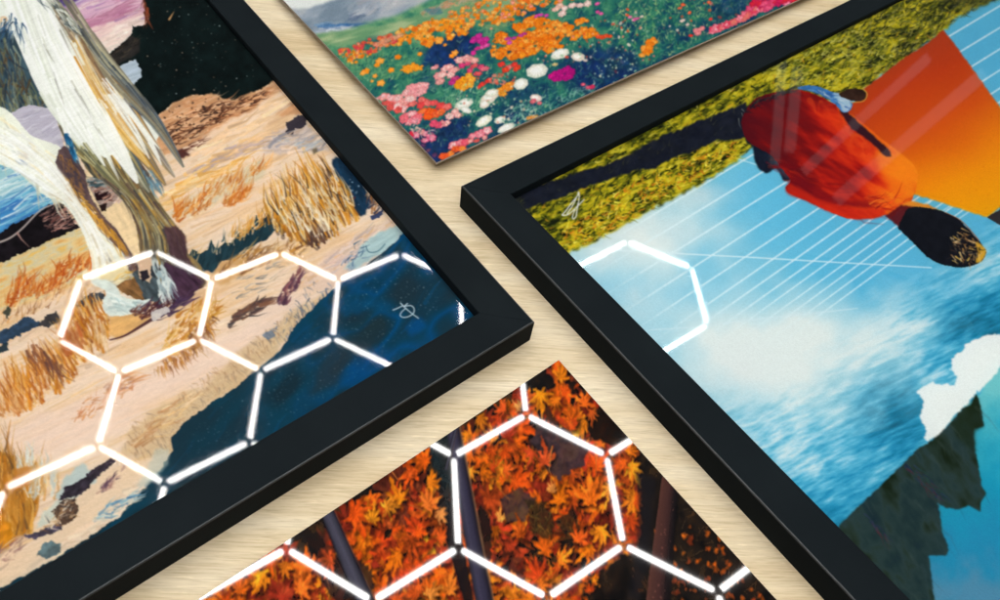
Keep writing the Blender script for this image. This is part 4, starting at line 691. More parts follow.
def paint_maples():
    """fallen orange maple leaves round slim dark trunks"""
    c = Canvas(160, 340, 820, 660, 2, 13); X, Y, R = c.X, c.Y, c.R
    c.a = ramp(fbm(X / 8, Y / 11, 2, 4), [(.3, (20, 18, 18)), (.5, (38, 30, 26)), (.65, (60, 42, 26)), (.8, (82, 56, 30))])
    W = [(160, 340), (820, 340), (820, 660), (160, 660)]
    c.strokes(W, 1500, 75, 10, 1.2, [(70, 52, 28), (96, 66, 30), (34, 30, 28), (50, 44, 40), (120, 64, 30), (24, 22, 24)], 40, (.2, .6))
    tips = [(0, 1.0), (38, .86), (75, .66), (115, .4), (150, .22)]
    def leaf(x, y, r, rot, col, sy=1.35, squash=.8, al=1.):
        """a seven-lobed maple leaf, pointed and toothed"""
        out = []
        lob = [-118, -78, -40, 0, 40, 78, 118]; ln = [.5, .82, .92, 1.1, .92, .82, .5]; n = len(lob)
        for i in range(n):
            a = lob[i] + R.randn() * 4; L = r * ln[i] * (.85 + .3 * R.rand())
            for da, q in ((-17, .46), (-13, .62), (-9, .66), (-6, .84), (0, 1.04), (5, .82), (10, .68), (13, .58), (17, .48)):
                out.append((a + da, L * q))
            if i < n - 1: out.append(((lob[i] + lob[i + 1]) / 2, r * (.3 + .12 * R.rand())))
        out.append((165, r * .18)); out.append((-165, r * .18))
        bend = R.randn() * 12; cr = math.cos(math.radians(rot)); sr = math.sin(math.radians(rot))
        P = []
        for a, L in out:
            a = math.radians(a + bend * L / r); px = math.sin(a) * L * squash; py = -math.cos(a) * L
            P.append((x + px * cr - py * sr, y + (px * sr + py * cr) * sy))
        P = np.array(P); b, m = c.mask(P, 2.6, 4, 1); c.put(*(lambda q: (q[0], blur(q[1], 3) * .5))(c.mask(P + [2.2, 3.2], 1, 4, 3)), rgb((18, 12, 12)))
        if m.size == 0: return
        m = blur(m, 1)
        u = (c.X[b] - x) / r; v = (c.Y[b] - y) / r / sy; th = np.arctan2(u * cr + v * sr, -(-u * sr + v * cr)); d = np.sqrt(u * u + v * v)
        c.k += 1
        vein = np.cos(th * 9) * .5 + .5
        s = .69 + .2 * vein + 1.0 * (fbm(c.X[b] / 6, c.Y[b] / 9, c.k, 3) - .42) + .16 * (1 - d) + R.randn() * .08
        lit = np.clip((fbm(c.X[b] / 7, c.Y[b] / 9, c.k + 9, 2) - .5) * 2.2, 0, 1)[..., None]
        colr = rgb(col)[None, None] * s[..., None]; colr = colr * (1 - .25 * lit) + rgb((252, 150, 60)) * .25 * lit * s[..., None]
        c.put(b, m * al, np.clip(colr, 0, 1))
    OR = [(236, 96, 20), (226, 80, 20), (246, 118, 20), (206, 66, 24), (250, 134, 28), (170, 50, 26), (240, 104, 24), (140, 42, 26), (206, 80, 26)]
    DK = [(150, 50, 26), (120, 38, 24), (176, 66, 26), (96, 40, 28)]
    lay = [(196, 610), (230, 585), (290, 548), (350, 514), (400, 476), (440, 448), (500, 408), (556, 362), (572, 376), (620, 440), (632, 470), (640, 520), (640, 560), (600, 585), (560, 590), (540, 660), (180, 660)]
    for n, r, cols, sp in ((190, 21, DK, 1), (210, 21, OR[3:], 1), (170, 18, OR, 1), (150, 12, OR, 1), (90, 8, OR, 1)):
        for x, y in c.points(lay, n):
            keep = fbm(x / 26., y / 26., 8, 2)
            if cols is not DK and keep < .47: continue
            k = 1 + (y - 400) / 500.; leaf(x, y, r * k * (.6 + .7 * R.rand()), R.rand() * 360, cols[R.randint(len(cols))], 1.3, .8)
    # gaps of dark soil, teal shadow and the greyish stones
    for P, col, a in (([(430, 440), (450, 430), (452, 470), (452, 530), (440, 520), (436, 480)], (26, 38, 42), .9), ([(540, 424), (570, 432), (590, 448), (584, 466), (560, 480), (546, 470), (530, 440)], (62, 48, 54), .9), ([(500, 500), (520, 488), (536, 498), (524, 520), (506, 522)], (58, 46, 52), .8), ([(585, 418), (606, 400), (626, 424), (634, 442), (610, 446), (592, 436)], (24, 20, 18), .9), ([(470, 530), (480, 505), (492, 520), (490, 560), (482, 560)], (26, 24, 24), .8), ([(536, 380), (548, 374), (556, 384), (546, 392)], (24, 22, 22), .95), ([(566, 378), (578, 384), (572, 396)], (30, 24, 22), .9), ([(524, 440), (544, 446), (548, 462), (538, 458)], (30, 26, 28), .5), ([(318, 530), (300, 540), (310, 552), (328, 548)], (30, 26, 26), .8), ([(320, 580), (345, 545), (372, 570), (376, 610), (340, 610)], (30, 24, 28), .8), ([(540, 400), (552, 410), (560, 430), (548, 424)], (34, 28, 22), .8), ([(556, 520), (572, 508), (584, 530), (570, 548)], (36, 30, 24), .75), ([(526, 498), (545, 502), (555, 522), (548, 540), (532, 530)], (44, 36, 24), .75)):
        c.fill(P, col, 4, 6, 1, a, var=.3)
    c.strokes([(528, 500), (556, 510), (584, 520), (560, 545), (530, 535)], 90, 60, 9, 1.2, [(96, 80, 40), (60, 50, 26), (140, 96, 40)], 50, (.3, .8))
    # chosen leaves that catch the light
    for x, y, r, rot, col in ((540, 394, 17, 170, (252, 146, 24)), (560, 378, 13, 20, (250, 136, 24)), (556, 400, 12, 200, (246, 122, 26)), (584, 404, 15, 15, (236, 102, 28)), (592, 412, 10, 190, (214, 90, 30)), (545, 462, 17, 5, (196, 74, 34)), (532, 452, 12, 200, (180, 64, 30)), (560, 500, 17, -20, (246, 120, 20)), (552, 490, 8, 10, (240, 150, 70)), (428, 505, 18, 30, (230, 112, 40)), (440, 512, 12, 150, (226, 140, 70)), (400, 500, 17, -40, (250, 134, 24)), (386, 508, 14, 60, (252, 150, 40)), (372, 520, 12, 10, (250, 150, 30)), (430, 482, 13, 80, (248, 130, 24)), (412, 540, 20, 200, (236, 90, 30)), (398, 556, 16, 230, (250, 120, 20)), (470, 470, 11, 180, (250, 150, 40)), (492, 440, 12, 0, (246, 140, 40)), (480, 418, 12, 170, (250, 136, 30)), (500, 518, 9, 10, (246, 160, 70)), (520, 535, 14, 0, (246, 100, 26)), (590, 500, 22, 0, (244, 110, 26)), (600, 530, 18, 170, (252, 140, 30)), (578, 540, 15, 20, (236, 90, 28)), (610, 488, 13, 200, (250, 150, 40)), (560, 560, 15, 60, (246, 120, 30)), (240, 590, 18, 10, (246, 110, 24)), (262, 575, 15, 180, (250, 140, 24)), (300, 590, 20, 40, (240, 110, 34)), (285, 565, 14, 200, (250, 130, 30)), (330, 560, 17, 240, (196, 76, 34)), (450, 590, 16, 0, (250, 130, 40)), (430, 596, 14, 40, (252, 150, 60)), (540, 585, 12, 90, (246, 120, 30)), (505, 470, 12, 90, (226, 90, 30)), (630, 452, 12, 40, (246, 120, 20)), (624, 462, 9, 200, (226, 90, 24)), (636, 500, 12, 90, (236, 86, 24)), (630, 520, 12, 120, (226, 80, 26)), (504, 408, 12, 250, (206, 80, 30)), (520, 408, 9, 300, (240, 160, 80))):
        leaf(x, y, r, rot, col, 1.35, .85)
    for p, w, col in (([(552, 446), (549, 470), (556, 486)], .9, (200, 140, 60)), ([(432, 560), (452, 550)], 1.2, (220, 140, 50)), ([(596, 452), (596, 478)], .9, (200, 130, 50)), ([(392, 472), (398, 480)], 1.4, (220, 130, 60)), ([(410, 505), (428, 512)], .9, (180, 120, 50)), ([(636, 480), (644, 478)], .9, (170, 130, 60)), ([(500, 490), (510, 500)], .8, (180, 110, 50)), ([(326, 575), (330, 590)], .8, (190, 110, 50))): c.stroke(p, w, col, .9, (1, .4))
    # right-hand dark undergrowth
    dk = [(627, 430), (640, 456), (646, 480), (640, 520), (642, 548), (622, 556), (600, 572), (580, 590), (570, 660), (820, 660), (820, 560), (700, 480), (640, 430)]
    c.fill(dk, lambda x, y: ramp(fbm(x / 10, y / 14, 51, 4), [(.3, (16, 15, 16)), (.55, (34, 27, 23)), (.75, (52, 38, 26))]), 5, 7, 2, .97)
    c.strokes(dk, 380, 72, 12, 1.1, [(60, 46, 30), (84, 58, 32), (40, 36, 34), (24, 22, 24)], 40, (.2, .6))
    c.strokes([(680, 500), (720, 530), (760, 590), (700, 600), (676, 560)], 60, -60, 16, .9, [(96, 62, 36), (70, 56, 40)], 40, (.3, .7))
    for x, y in c.points([(676, 520), (730, 540), (770, 600), (660, 610), (672, 570)], 60): leaf(x, y, 2.6 + 2.6 * R.rand(), R.rand() * 360, [(206, 86, 26), (150, 56, 26), (226, 100, 24)][R.randint(3)], 1.3, .7, .85)
    for x, y in ((656, 532), (718, 540), (722, 547), (708, 562), (713, 566), (697, 562), (640, 590)): leaf(x, y, 4.5, R.rand() * 360, (226, 100, 22), 1.5, .6)
    c.strokes([(624, 558), (640, 566), (644, 584), (632, 580)], 8, 65, 16, 2, [(110, 66, 36), (90, 54, 34)], 8, (.4, .8))
    for x, y in c.points([(560, 580), (600, 570), (590, 600), (556, 606)], 26): leaf(x, y, 4 + 4 * R.rand(), R.rand() * 360, OR[R.randint(9)], 1.3, .8)
    # slim trunks
    def trunk(a, b, w0, w1, cols, seed):
        a = np.array(a, float); b = np.array(b, float); d = (b - a) / np.linalg.norm(b - a); n = np.array([-d[1], d[0]])
        P = [a - n * w0 / 2, a + n * w0 / 2, b + n * w1 / 2, b - n * w1 / 2]
        def col(x, y):
            t = (x - a[0]) * d[0] + (y - a[1]) * d[1]; s = (x - a[0]) * n[0] + (y - a[1]) * n[1]; w = w0 + (w1 - w0) * t / np.linalg.norm(b - a)
            return ramp(-s / w + .5 + .1 * (aniso(x, y, math.degrees(math.atan2(d[1], d[0])), 20, 1.6, seed, 3) - .5), cols)
        c.fill(P, col, .4, 6, 1)
    V = [(0, (22, 20, 26)), (.18, (64, 62, 76)), (.5, (80, 78, 94)), (.8, (56, 54, 66)), (.94, (30, 26, 34)), (1, (120, 84, 66))]
    trunk((322, 500), (382, 640), 14, 21, V, 3)
    trunk((449, 405), (492, 640), 14, 20, [(0, (40, 38, 50)), (.3, (66, 62, 84)), (.6, (54, 50, 70)), (.85, (34, 30, 40)), (.95, (120, 86, 60)), (1, (150, 110, 80))][::1], 5)
    trunk((462, 405), (446, 470), 3, 3, V, 8)
    c.fill([(446, 540), (452, 480), (458, 520), (474, 600), (466, 610)], (24, 22, 26), 1, 4, 1, .9)
    trunk((672, 460), (652, 660), 15, 28, [(0, (110, 66, 56)), (.12, (84, 52, 46)), (.5, (70, 44, 42)), (.8, (34, 26, 28)), (1, (20, 18, 20))], 9)
    c.fill([(636, 470), (656, 480), (650, 540), (640, 600), (628, 600), (640, 520)], (30, 28, 32), 1, 6, 4, .8)
    c.dots([(664, 500), (676, 500), (664, 600), (652, 600)], 20, .6, [(170, 110, 90)], (.3, .7))
    c.a = blur3(c.a); c.grain(.05); c.a = np.clip(c.a * 1.0, 0, 1); return c
# ------------------------------------------------------------------ materials
def mat_wood():
    m, nt, b = nodes('pale_oak'); L = nt.links.new
    tc = N(nt, 'ShaderNodeTexCoord')
    mp = N(nt, 'ShaderNodeMapping'); mp.inputs['Rotation'].default_value = (0, 0, math.radians(-9)); L(tc.outputs['Object'], mp.inputs[0])
    wv = N(nt, 'ShaderNodeTexNoise', Scale=3.2, Detail=3.0); L(mp.outputs[0], wv.inputs['Vector'])
    off = N(nt, 'ShaderNodeVectorMath', operation='MULTIPLY_ADD'); L(wv.outputs['Color'], off.inputs[0]); off.inputs[1].default_value = (0, .022, 0); L(mp.outputs[0], off.inputs[2])
    def stretched(sx, sy, det, rough=.6, lac=2.):
        s = N(nt, 'ShaderNodeMapping'); s.inputs['Scale'].default_value = (sx, sy, 1); L(off.outputs[0], s.inputs[0])
        n = N(nt, 'ShaderNodeTexNoise', Scale=1.0, Detail=det, Roughness=rough, Lacunarity=lac); L(s.outputs[0], n.inputs['Vector']); return n
    broad = stretched(4, 46, 4); fibre = stretched(16, 420, 5, .7); pore = stretched(70, 1300, 3, .6); flake = stretched(90, 700, 3, .5)
    r1 = N(nt, 'ShaderNodeValToRGB'); L(broad.outputs[0], r1.inputs[0]); e = r1.color_ramp.elements
    e[0].position = .3; e[0].color = (.62, .48, .285, 1); e[1].position = .68; e[1].color = (.77, .675, .50, 1)
    x = e.new(.5); x.color = (.70, .58, .385, 1)
    r2 = N(nt, 'ShaderNodeValToRGB'); L(fibre.outputs[0], r2.inputs[0]); e = r2.color_ramp.elements
    e[0].position = .30; e[0].color = (.89, .865, .82, 1); e[1].position = .6; e[1].color = (1.06, 1.06, 1.07, 1)
    r3 = N(nt, 'ShaderNodeValToRGB'); L(pore.outputs[0], r3.inputs[0]); e = r3.color_ramp.elements
    e[0].position = .33; e[0].color = (.80, .77, .72, 1); e[1].position = .52; e[1].color = (1.0, 1.0, 1.0, 1)
    r4 = N(nt, 'ShaderNodeValToRGB'); L(flake.outputs[0], r4.inputs[0]); e = r4.color_ramp.elements
    e[0].position = .6; e[0].color = (1, 1, 1, 1); e[1].position = .74; e[1].color = (1.18, 1.2, 1.24, 1)
    def mul(a, b_):
        n = N(nt, 'ShaderNodeMix', data_type='RGBA', blend_type='MULTIPLY'); n.inputs[0].default_value = 1; L(a, n.inputs[6]); L(b_, n.inputs[7]); return n.outputs[2]
    c = mul(mul(mul(r1.outputs[0], r2.outputs[0]), r3.outputs[0]), r4.outputs[0])
    # knots: darker swirled eyes in the board
    for (px, py, rx, ry, k) in ((692, 57, .011, .0035, .55), (665, 425, .03, .0016, .25), (733, 470, .005, .003, .35), (292, 22, .02, .0018, .3), (345, 70, .03, .0018, .28)):
        w = on_plane(px, py, 0); v = N(nt, 'ShaderNodeVectorMath', operation='SUBTRACT'); L(tc.outputs['Object'], v.inputs[0]); v.inputs[1].default_value = (w[0], w[1], 0)
        s = N(nt, 'ShaderNodeMapping'); s.vector_type = 'TEXTURE'; s.inputs['Rotation'].default_value = (0, 0, math.radians(7)); s.inputs['Scale'].default_value = (rx, ry, 1); L(v.outputs[0], s.inputs[0])
        ln = N(nt, 'ShaderNodeVectorMath', operation='LENGTH'); 
        jn = N(nt, 'ShaderNodeVectorMath', operation='MULTIPLY_ADD'); L(wv.outputs['Color'], jn.inputs[0]); jn.inputs[1].default_value = (0, 0, 0); L(s.outputs[0], jn.inputs[2]); L(jn.outputs[0], ln.inputs[0])
        fn = N(nt, 'ShaderNodeMath', operation='MULTIPLY_ADD'); L(fibre.outputs[0], fn.inputs[0]); fn.inputs[1].default_value = 1.6; L(ln.outputs['Value'], fn.inputs[2])
        mr = N(nt, 'ShaderNodeMapRange'); L(fn.outputs[0], mr.inputs[0]); mr.inputs[1].default_value = .7; mr.inputs[2].default_value = 1.9; mr.inputs[3].default_value = k; mr.inputs[4].default_value = 0
        mx = N(nt, 'ShaderNodeMix', data_type='RGBA'); L(mr.outputs[0], mx.inputs[0]); L(c, mx.inputs[6]); mx.inputs[7].default_value = (.30, .19, .085, 1); c = mx.outputs[2]
    L(c, b.inputs['Base Color']); b.inputs['Roughness'].default_value = .55; b.inputs['Specular IOR Level'].default_value = .3
    bp = N(nt, 'ShaderNodeBump', Strength=.25, Distance=.0004); L(fibre.outputs[0], bp.inputs['Height']); L(bp.outputs[0], b.inputs['Normal'])
    return m

def mat_black_frame():
    m, nt, b = nodes('black_painted_wood'); L = nt.links.new
    tc = N(nt, 'ShaderNodeTexCoord'); n = N(nt, 'ShaderNodeTexNoise', Scale=900.0, Detail=3.0); L(tc.outputs['Object'], n.inputs['Vector'])
    n2 = N(nt, 'ShaderNodeTexNoise', Scale=25.0, Detail=4.0); L(tc.outputs['Object'], n2.inputs['Vector'])
    r = N(nt, 'ShaderNodeValToRGB'); L(n2.outputs[0], r.inputs[0]); e = r.color_ramp.elements
    e[0].position = .3; e[0].color = (.0080, .0112, .0134, 1); e[1].position = .75; e[1].color = (.0108, .0148, .0172, 1)
    v = N(nt, 'ShaderNodeTexVoronoi', Scale=130.0); L(tc.outputs['Object'], v.inputs['Vector'])       # a few specks of dust
    v2 = N(nt, 'ShaderNodeTexWhiteNoise'); L(v.outputs['Position'], v2.inputs['Vector'])
    a = N(nt, 'ShaderNodeMath', operation='LESS_THAN'); L(v.outputs['Distance'], a.inputs[0]); a.inputs[1].default_value = .05
    g = N(nt, 'ShaderNodeMath', operation='GREATER_THAN'); L(v2.outputs['Value'], g.inputs[0]); g.inputs[1].default_value = .965
    ml = N(nt, 'ShaderNodeMath', operation='MULTIPLY'); L(a.outputs[0], ml.inputs[0]); L(g.outputs[0], ml.inputs[1])
    mx = N(nt, 'ShaderNodeMix', data_type='RGBA'); L(ml.outputs[0], mx.inputs[0]); L(r.outputs[0], mx.inputs[6]); mx.inputs[7].default_value = (.13, .14, .14, 1)
    L(mx.outputs[2], b.inputs['Base Color']); b.inputs['Roughness'].default_value = .55; b.inputs['Specular IOR Level'].default_value = .015
    bp = N(nt, 'ShaderNodeBump', Strength=.12, Distance=.0002); L(n.outputs[0], bp.inputs['Height']); L(bp.outputs[0], b.inputs['Normal'])
    return m

def mat_print(name, gloss, rough):
    m, nt, b = nodes(name); L = nt.links.new
    a = N(nt, 'ShaderNodeAttribute', attribute_name='ink'); L(a.outputs['Color'], b.inputs['Base Color'])
    b.inputs['Roughness'].default_value = rough; b.inputs['Specular IOR Level'].default_value = gloss
    return m

def mat_acrylic_print(name):
    """ink under a polished clear face: soft dye layer plus a mirror-smooth coat"""
    m, nt, b = nodes(name); L = nt.links.new
    a = N(nt, 'ShaderNodeAttribute', attribute_name='ink'); L(a.outputs['Color'], b.inputs['Base Color'])
    b.inputs['Roughness'].default_value = .6; b.inputs['Specular IOR Level'].default_value = 0
    b.inputs['Coat Weight'].default_value = 1; b.inputs['Coat Roughness'].default_value = .024; b.inputs['Coat IOR'].default_value = 1.52
    return m

def mat_glass():
    m = bpy.data.materials.new('picture_glass'); m.use_nodes = True; nt = m.node_tree; nt.nodes.clear(); L = nt.links.new
    o = N(nt, 'ShaderNodeOutputMaterial'); mx = N(nt, 'ShaderNodeMixShader'); f = N(nt, 'ShaderNodeFresnel', IOR=1.52)
    t = N(nt, 'ShaderNodeBsdfTransparent'); g = N(nt, 'ShaderNodeBsdfGlossy', Roughness=.028); t.inputs[0].default_value = (.985, .992, .988, 1)
    L(f.outputs[0], mx.inputs[0]); L(t.outputs[0], mx.inputs[1]); L(g.outputs[0], mx.inputs[2]); L(mx.outputs[0], o.inputs[0]); return m

def flat(name, col, rough=.6):
    m, nt, b = nodes(name); L = nt.links.new
    tc = N(nt, 'ShaderNodeTexCoord'); n = N(nt, 'ShaderNodeTexNoise', Scale=60.0, Detail=3.0); L(tc.outputs['Object'], n.inputs['Vector'])
    r = N(nt, 'ShaderNodeValToRGB'); L(n.outputs[0], r.inputs[0]); e = r.color_ramp.elements
    e[0].color = tuple(c * .85 for c in col) + (1,); e[1].color = tuple(min(1, c * 1.1) for c in col) + (1,)
    L(r.outputs[0], b.inputs['Base Color']); b.inputs['Roughness'].default_value = rough; return m

# ------------------------------------------------------------------ the tabletop
tw = 2.4; td = 1.7
def tabletop():
    bm = bmesh.new(); bmesh.ops.create_cube(bm, size=1)
    bmesh.ops.scale(bm, vec=(tw, td, .03), verts=bm.verts); bmesh.ops.translate(bm, vec=(0, .45, -.015), verts=bm.verts)
    bmesh.ops.bevel(bm, geom=[e for e in bm.edges], offset=.002, segments=2, affect='EDGES')
    me = bpy.data.meshes.new('tabletop'); bm.to_mesh(me); bm.free(); o = bpy.data.objects.new('tabletop', me); COL.objects.link(o); me.materials.append(mat_wood())
    return tag(o, 'pale oak tabletop with fine straight grain under all four prints', 'tabletop', 'structure')
tabletop()

# ------------------------------------------------------------------ prints
def lin(c):
    return np.where(c <= .04045, c / 12.92, ((c + .055) / 1.055) ** 2.4)

def lines(L, lo, hi, fine=.00042, coarse=.004):
    lo = max(0, lo); hi = min(L, hi)
    a = np.arange(0, lo, coarse) if lo > coarse else np.zeros(0) if lo > 0 else np.zeros(0)
    if lo > 0 and len(a) == 0: a = np.array([0.])
    return np.unique(np.concatenate([a, np.arange(lo, hi, fine), np.arange(hi, L, coarse), [L]]).round(6))

def warpz(c, a, b, ca, cb, P):
    """a sheet is never quite flat: long shallow bow along its two sides (metres)"""
    D = .22; q = P[:, :2] - c[:2]; s = q @ a; t = q @ b
    f = lambda k, v: .5 * k / U * D * D * np.tanh(v * v / (D * D))
    return f(ca, s) + f(cb, t)

def dyed_sheet(name, o, a, b, LA, LB, z, bow, view, canvas, mat, parent, ink=1.0, gain=.785):
    """fine grid dyed point by point from the painting; only the part in front of the lens is woven fine"""
    px = np.array([on_plane(x, y, z)[:2] - o for x, y in view]); pa = px @ a; pb = px @ b
    A = lines(LA, pa.min() - .012, pa.max() + .012); B = lines(LB, pb.min() - .012, pb.max() + .012)
    GA, GB = np.meshgrid(A, B, indexing='ij'); na, nb = GA.shape
    P = np.zeros((na * nb, 3)); P[:, :2] = o + GA.reshape(-1, 1) * a + GB.reshape(-1, 1) * b; P[:, 2] = z
    c0, ca, cb = bow; P[:, 2] += warpz(c0, a, b, ca, cb, P)
    u, v = to_sheet(np.column_stack([P[:, :2], np.full(len(P), z)]))
    colr = lin(np.clip(canvas.sample(u, v), 0, 1)) * gain * ink
    me = bpy.data.meshes.new(name); i = np.arange(na * nb).reshape(na, nb)
    q = np.stack([i[:-1, :-1], i[1:, :-1], i[1:, 1:], i[:-1, 1:]], -1).reshape(-1, 4)
    if a[0] * b[1] - a[1] * b[0] < 0: q = q[:, ::-1]
    me.vertices.add(len(P)); me.vertices.foreach_set('co', P.astype(np.float32).ravel())
    me.loops.add(q.size); me.loops.foreach_set('vertex_index', q.astype(np.int32).ravel())
    me.polygons.add(len(q)); me.polygons.foreach_set('loop_start', np.arange(0, q.size, 4, dtype=np.int32)); me.polygons.foreach_set('loop_total', np.full(len(q), 4, np.int32))
    me.update(calc_edges=True); me.polygons.foreach_set('use_smooth', np.ones(len(q), bool))
    at = me.color_attributes.new('ink', 'FLOAT_COLOR', 'POINT'); at.data.foreach_set('color', np.column_stack([colr, np.ones(len(P))]).astype(np.float32).ravel())
    ob = bpy.data.objects.new(name, me); COL.objects.link(ob); me.materials.append(mat)
    ob.parent = parent; ob.matrix_parent_inverse = Matrix.Translation(-parent.location)
    return ob

def sheet(name, o, a, b, LA, LB, z, bow, mat, parent, n=170):
    A = np.linspace(0, LA, n); GA, GB = np.meshgrid(A, np.linspace(0, LB, n), indexing='ij')
    P = np.zeros((n * n, 3)); P[:, :2] = o + GA.reshape(-1, 1) * a + GB.reshape(-1, 1) * b; P[:, 2] = z; c0, ca, cb = bow; P[:, 2] += warpz(c0, a, b, ca, cb, P)
    i = np.arange(n * n).reshape(n, n); q = np.stack([i[:-1, :-1], i[1:, :-1], i[1:, 1:], i[:-1, 1:]], -1).reshape(-1, 4)
    if a[0] * b[1] - a[1] * b[0] < 0: q = q[:, ::-1]
    return link(name, P, q.tolist(), mat, parent, True)

def slab(name, o, a, b, LA, LB, zt, th, bow, mat, parent, n=40):
    """a bowed plate of real thickness (top, bottom and rim)"""
    G = np.meshgrid(np.linspace(0, LA, n), np.linspace(0, LB, n), indexing='ij'); P = np.zeros((n * n, 3))
    P[:, :2] = o + G[0].reshape(-1, 1) * a + G[1].reshape(-1, 1) * b; P[:, 2] = zt
    if bow is not None: P[:, 2] += warpz(bow[0], a, b, bow[1], bow[2], P)
    Q = P.copy(); Q[:, 2] -= th; i = np.arange(n * n).reshape(n, n)
    top = np.stack([i[:-1, :-1], i[1:, :-1], i[1:, 1:], i[:-1, 1:]], -1).reshape(-1, 4)
    if a[0] * b[1] - a[1] * b[0] < 0: top = top[:, ::-1]
    rim = list(i[:, 0]) + list(i[-1, 1:]) + list(i[-2::-1, -1]) + list(i[0, -2:0:-1]); m = n * n
    fs = top.tolist() + (top[:, ::-1] + m).tolist() + [[int(rim[k]), int(rim[k - 1]), int(rim[k - 1]) + m, int(rim[k]) + m] for k in range(len(rim))]
    return link(name, np.concatenate([P, Q]), fs, mat, parent)

def rail(o, a, b, L, w, h, mat, parent):
    """mitred moulding along a, face width w toward b, rounded arrises"""
    r = .0008; prof = [(0, 0)]
    for k in range(5): t = math.pi / 2 * k / 4; prof.append((r - r * math.cos(t), h - r + r * math.sin(t)))
    for k in range(5): t = math.pi / 2 * k / 4; prof.append((w - r + r * math.sin(t), h - r + r * math.cos(t)))
    prof.append((w, 0)); n = len(prof); g = .00009; V = []
    for e in (0, 1):
        for s, z in prof:
            p = o + a * ((s + g) if e == 0 else (L - s - g)) + b * s; V.append((p[0], p[1], z))
    F = [[k, (k + 1) % n, n + (k + 1) % n, n + k] for k in range(n)] + [list(range(n))[::-1], [n + k for k in range(n)]]
    if a[0] * b[1] - a[1] * b[0] > 0: F = [f[::-1] for f in F]
    ob = link('rail', V, F, mat, parent); ob.data.materials.append(WORN_HIGHLIGHT)
    for k in (1, 2, 3, 4): ob.data.polygons[k].material_index = 1     # outer arris paler: rubbed paint, with an edge highlight put into its colour
    return ob

WORN_HIGHLIGHT = flat('rubbed_highlight_edge', (.023, .027, .030), .4)
BLACK, GLASS, BOARD = mat_black_frame(), mat_glass(), flat('grey_backing_board', (.35, .33, .30))
H = .057982 * U

def picture_frame(o, yaw, w, LA, LB, bow, view, canvas, label, pname):
    a, b = rotv(yaw); o = np.array(o) * U
    root = empty('picture_frame', (o[0], o[1], 0)); tag(root, label, 'picture frame', group='black framed prints')
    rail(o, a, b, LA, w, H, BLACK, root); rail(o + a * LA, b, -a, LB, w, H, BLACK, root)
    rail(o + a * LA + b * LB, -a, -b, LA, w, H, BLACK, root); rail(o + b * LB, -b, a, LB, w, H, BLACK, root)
    m = w - .0008; oo = o + (a + b) * m; la, lb = LA - 2 * m, LB - 2 * m; zg = H * .7
    dyed_sheet('artwork', oo, a, b, la, lb, zg - .0016, bow, view, canvas, mat_print(pname, 0., .8), root)
    sheet('glass', oo, a, b, la, lb, zg, bow, GLASS, root)
    slab('backing_board', oo, a, b, la, lb, zg - .0045, .003, None, BOARD, root, 4)
    return root

W1, W2 = .066438 * U, .067178 * U
beach = paint_beach()
picture_frame((.062897, .633787), 2.37668, W1, .594, .42, (on_plane(230, 350, H * .7), .026785, -.006146),
              [(0, -10), (212, -10), (345, 140), (482, 312), (250, 450), (-10, 600)], beach,
              'black picture frame round the painting of pale horse legs on a beach', 'beach_painting_ink')
kite = paint_kite()
picture_frame((-.109989, .907806), -.765573, W2, .45, .62, (on_plane(650, 300, H * .7), .048894, .019364),
              [(508, 190), (905, -8), (1010, -8), (1010, 610), (915, 610)], kite,
              'black picture frame round the photo of a person in a red shirt over turquoise sky', 'sky_photo_ink')

# unframed prints
def flower_print():
    z = .0085; o = on_plane(436.5, 162.5, z)[:2]; a, b = rotv(.803383); c0 = on_plane(520, 60, z)
    root = empty('unframed_print', (o[0], o[1], 0)); tag(root, 'unframed glossy print of orange poppies and white flowers below hazy hills', 'art print', group='unframed glossy prints')
    bow = (c0, -.01, -.01)
    dyed_sheet('printed_face', o, a, b, .40, .30, z + .0001, bow, [(270, -10), (437, 166), (800, -10)], paint_flowers(), mat_print('flower_print_ink', .15, .25), root)
    slab('panel', o, a, b, .40, .30, z, .0014, bow, flat('panel_edge', (.42, .36, .34), .4), root)
    slab('hanging_cleat', o + a * .05 + b * .05, a, b, .30, .20, z - .0016, z - .0018, None, flat('raw_wood_cleat', (.45, .34, .2)), root, 3)
flower_print()

def maple_print():
    z = .2 * H; o = on_plane(558.6, 360.6, z)[:2]; a, b = rotv(-2.330233); c0 = on_plane(520, 500, z)
    root = empty('unframed_print', (o[0], o[1], 0)); tag(root, 'unframed mirror-glossy print of orange maple leaves between dark trunks', 'art print', group='unframed glossy prints')
    bow = (c0, .028491, .087353)
    dyed_sheet('printed_face', o, a, b, .40, .30, z + .00008, bow, [(560, 355), (790, 610), (190, 610)], paint_maples(), mat_acrylic_print('maple_print_ink'), root)
    slab('panel', o, a, b, .40, .30, z, .0022, bow, flat('clear_acrylic_edge', (.42, .42, .40), .2), root)
maple_print()

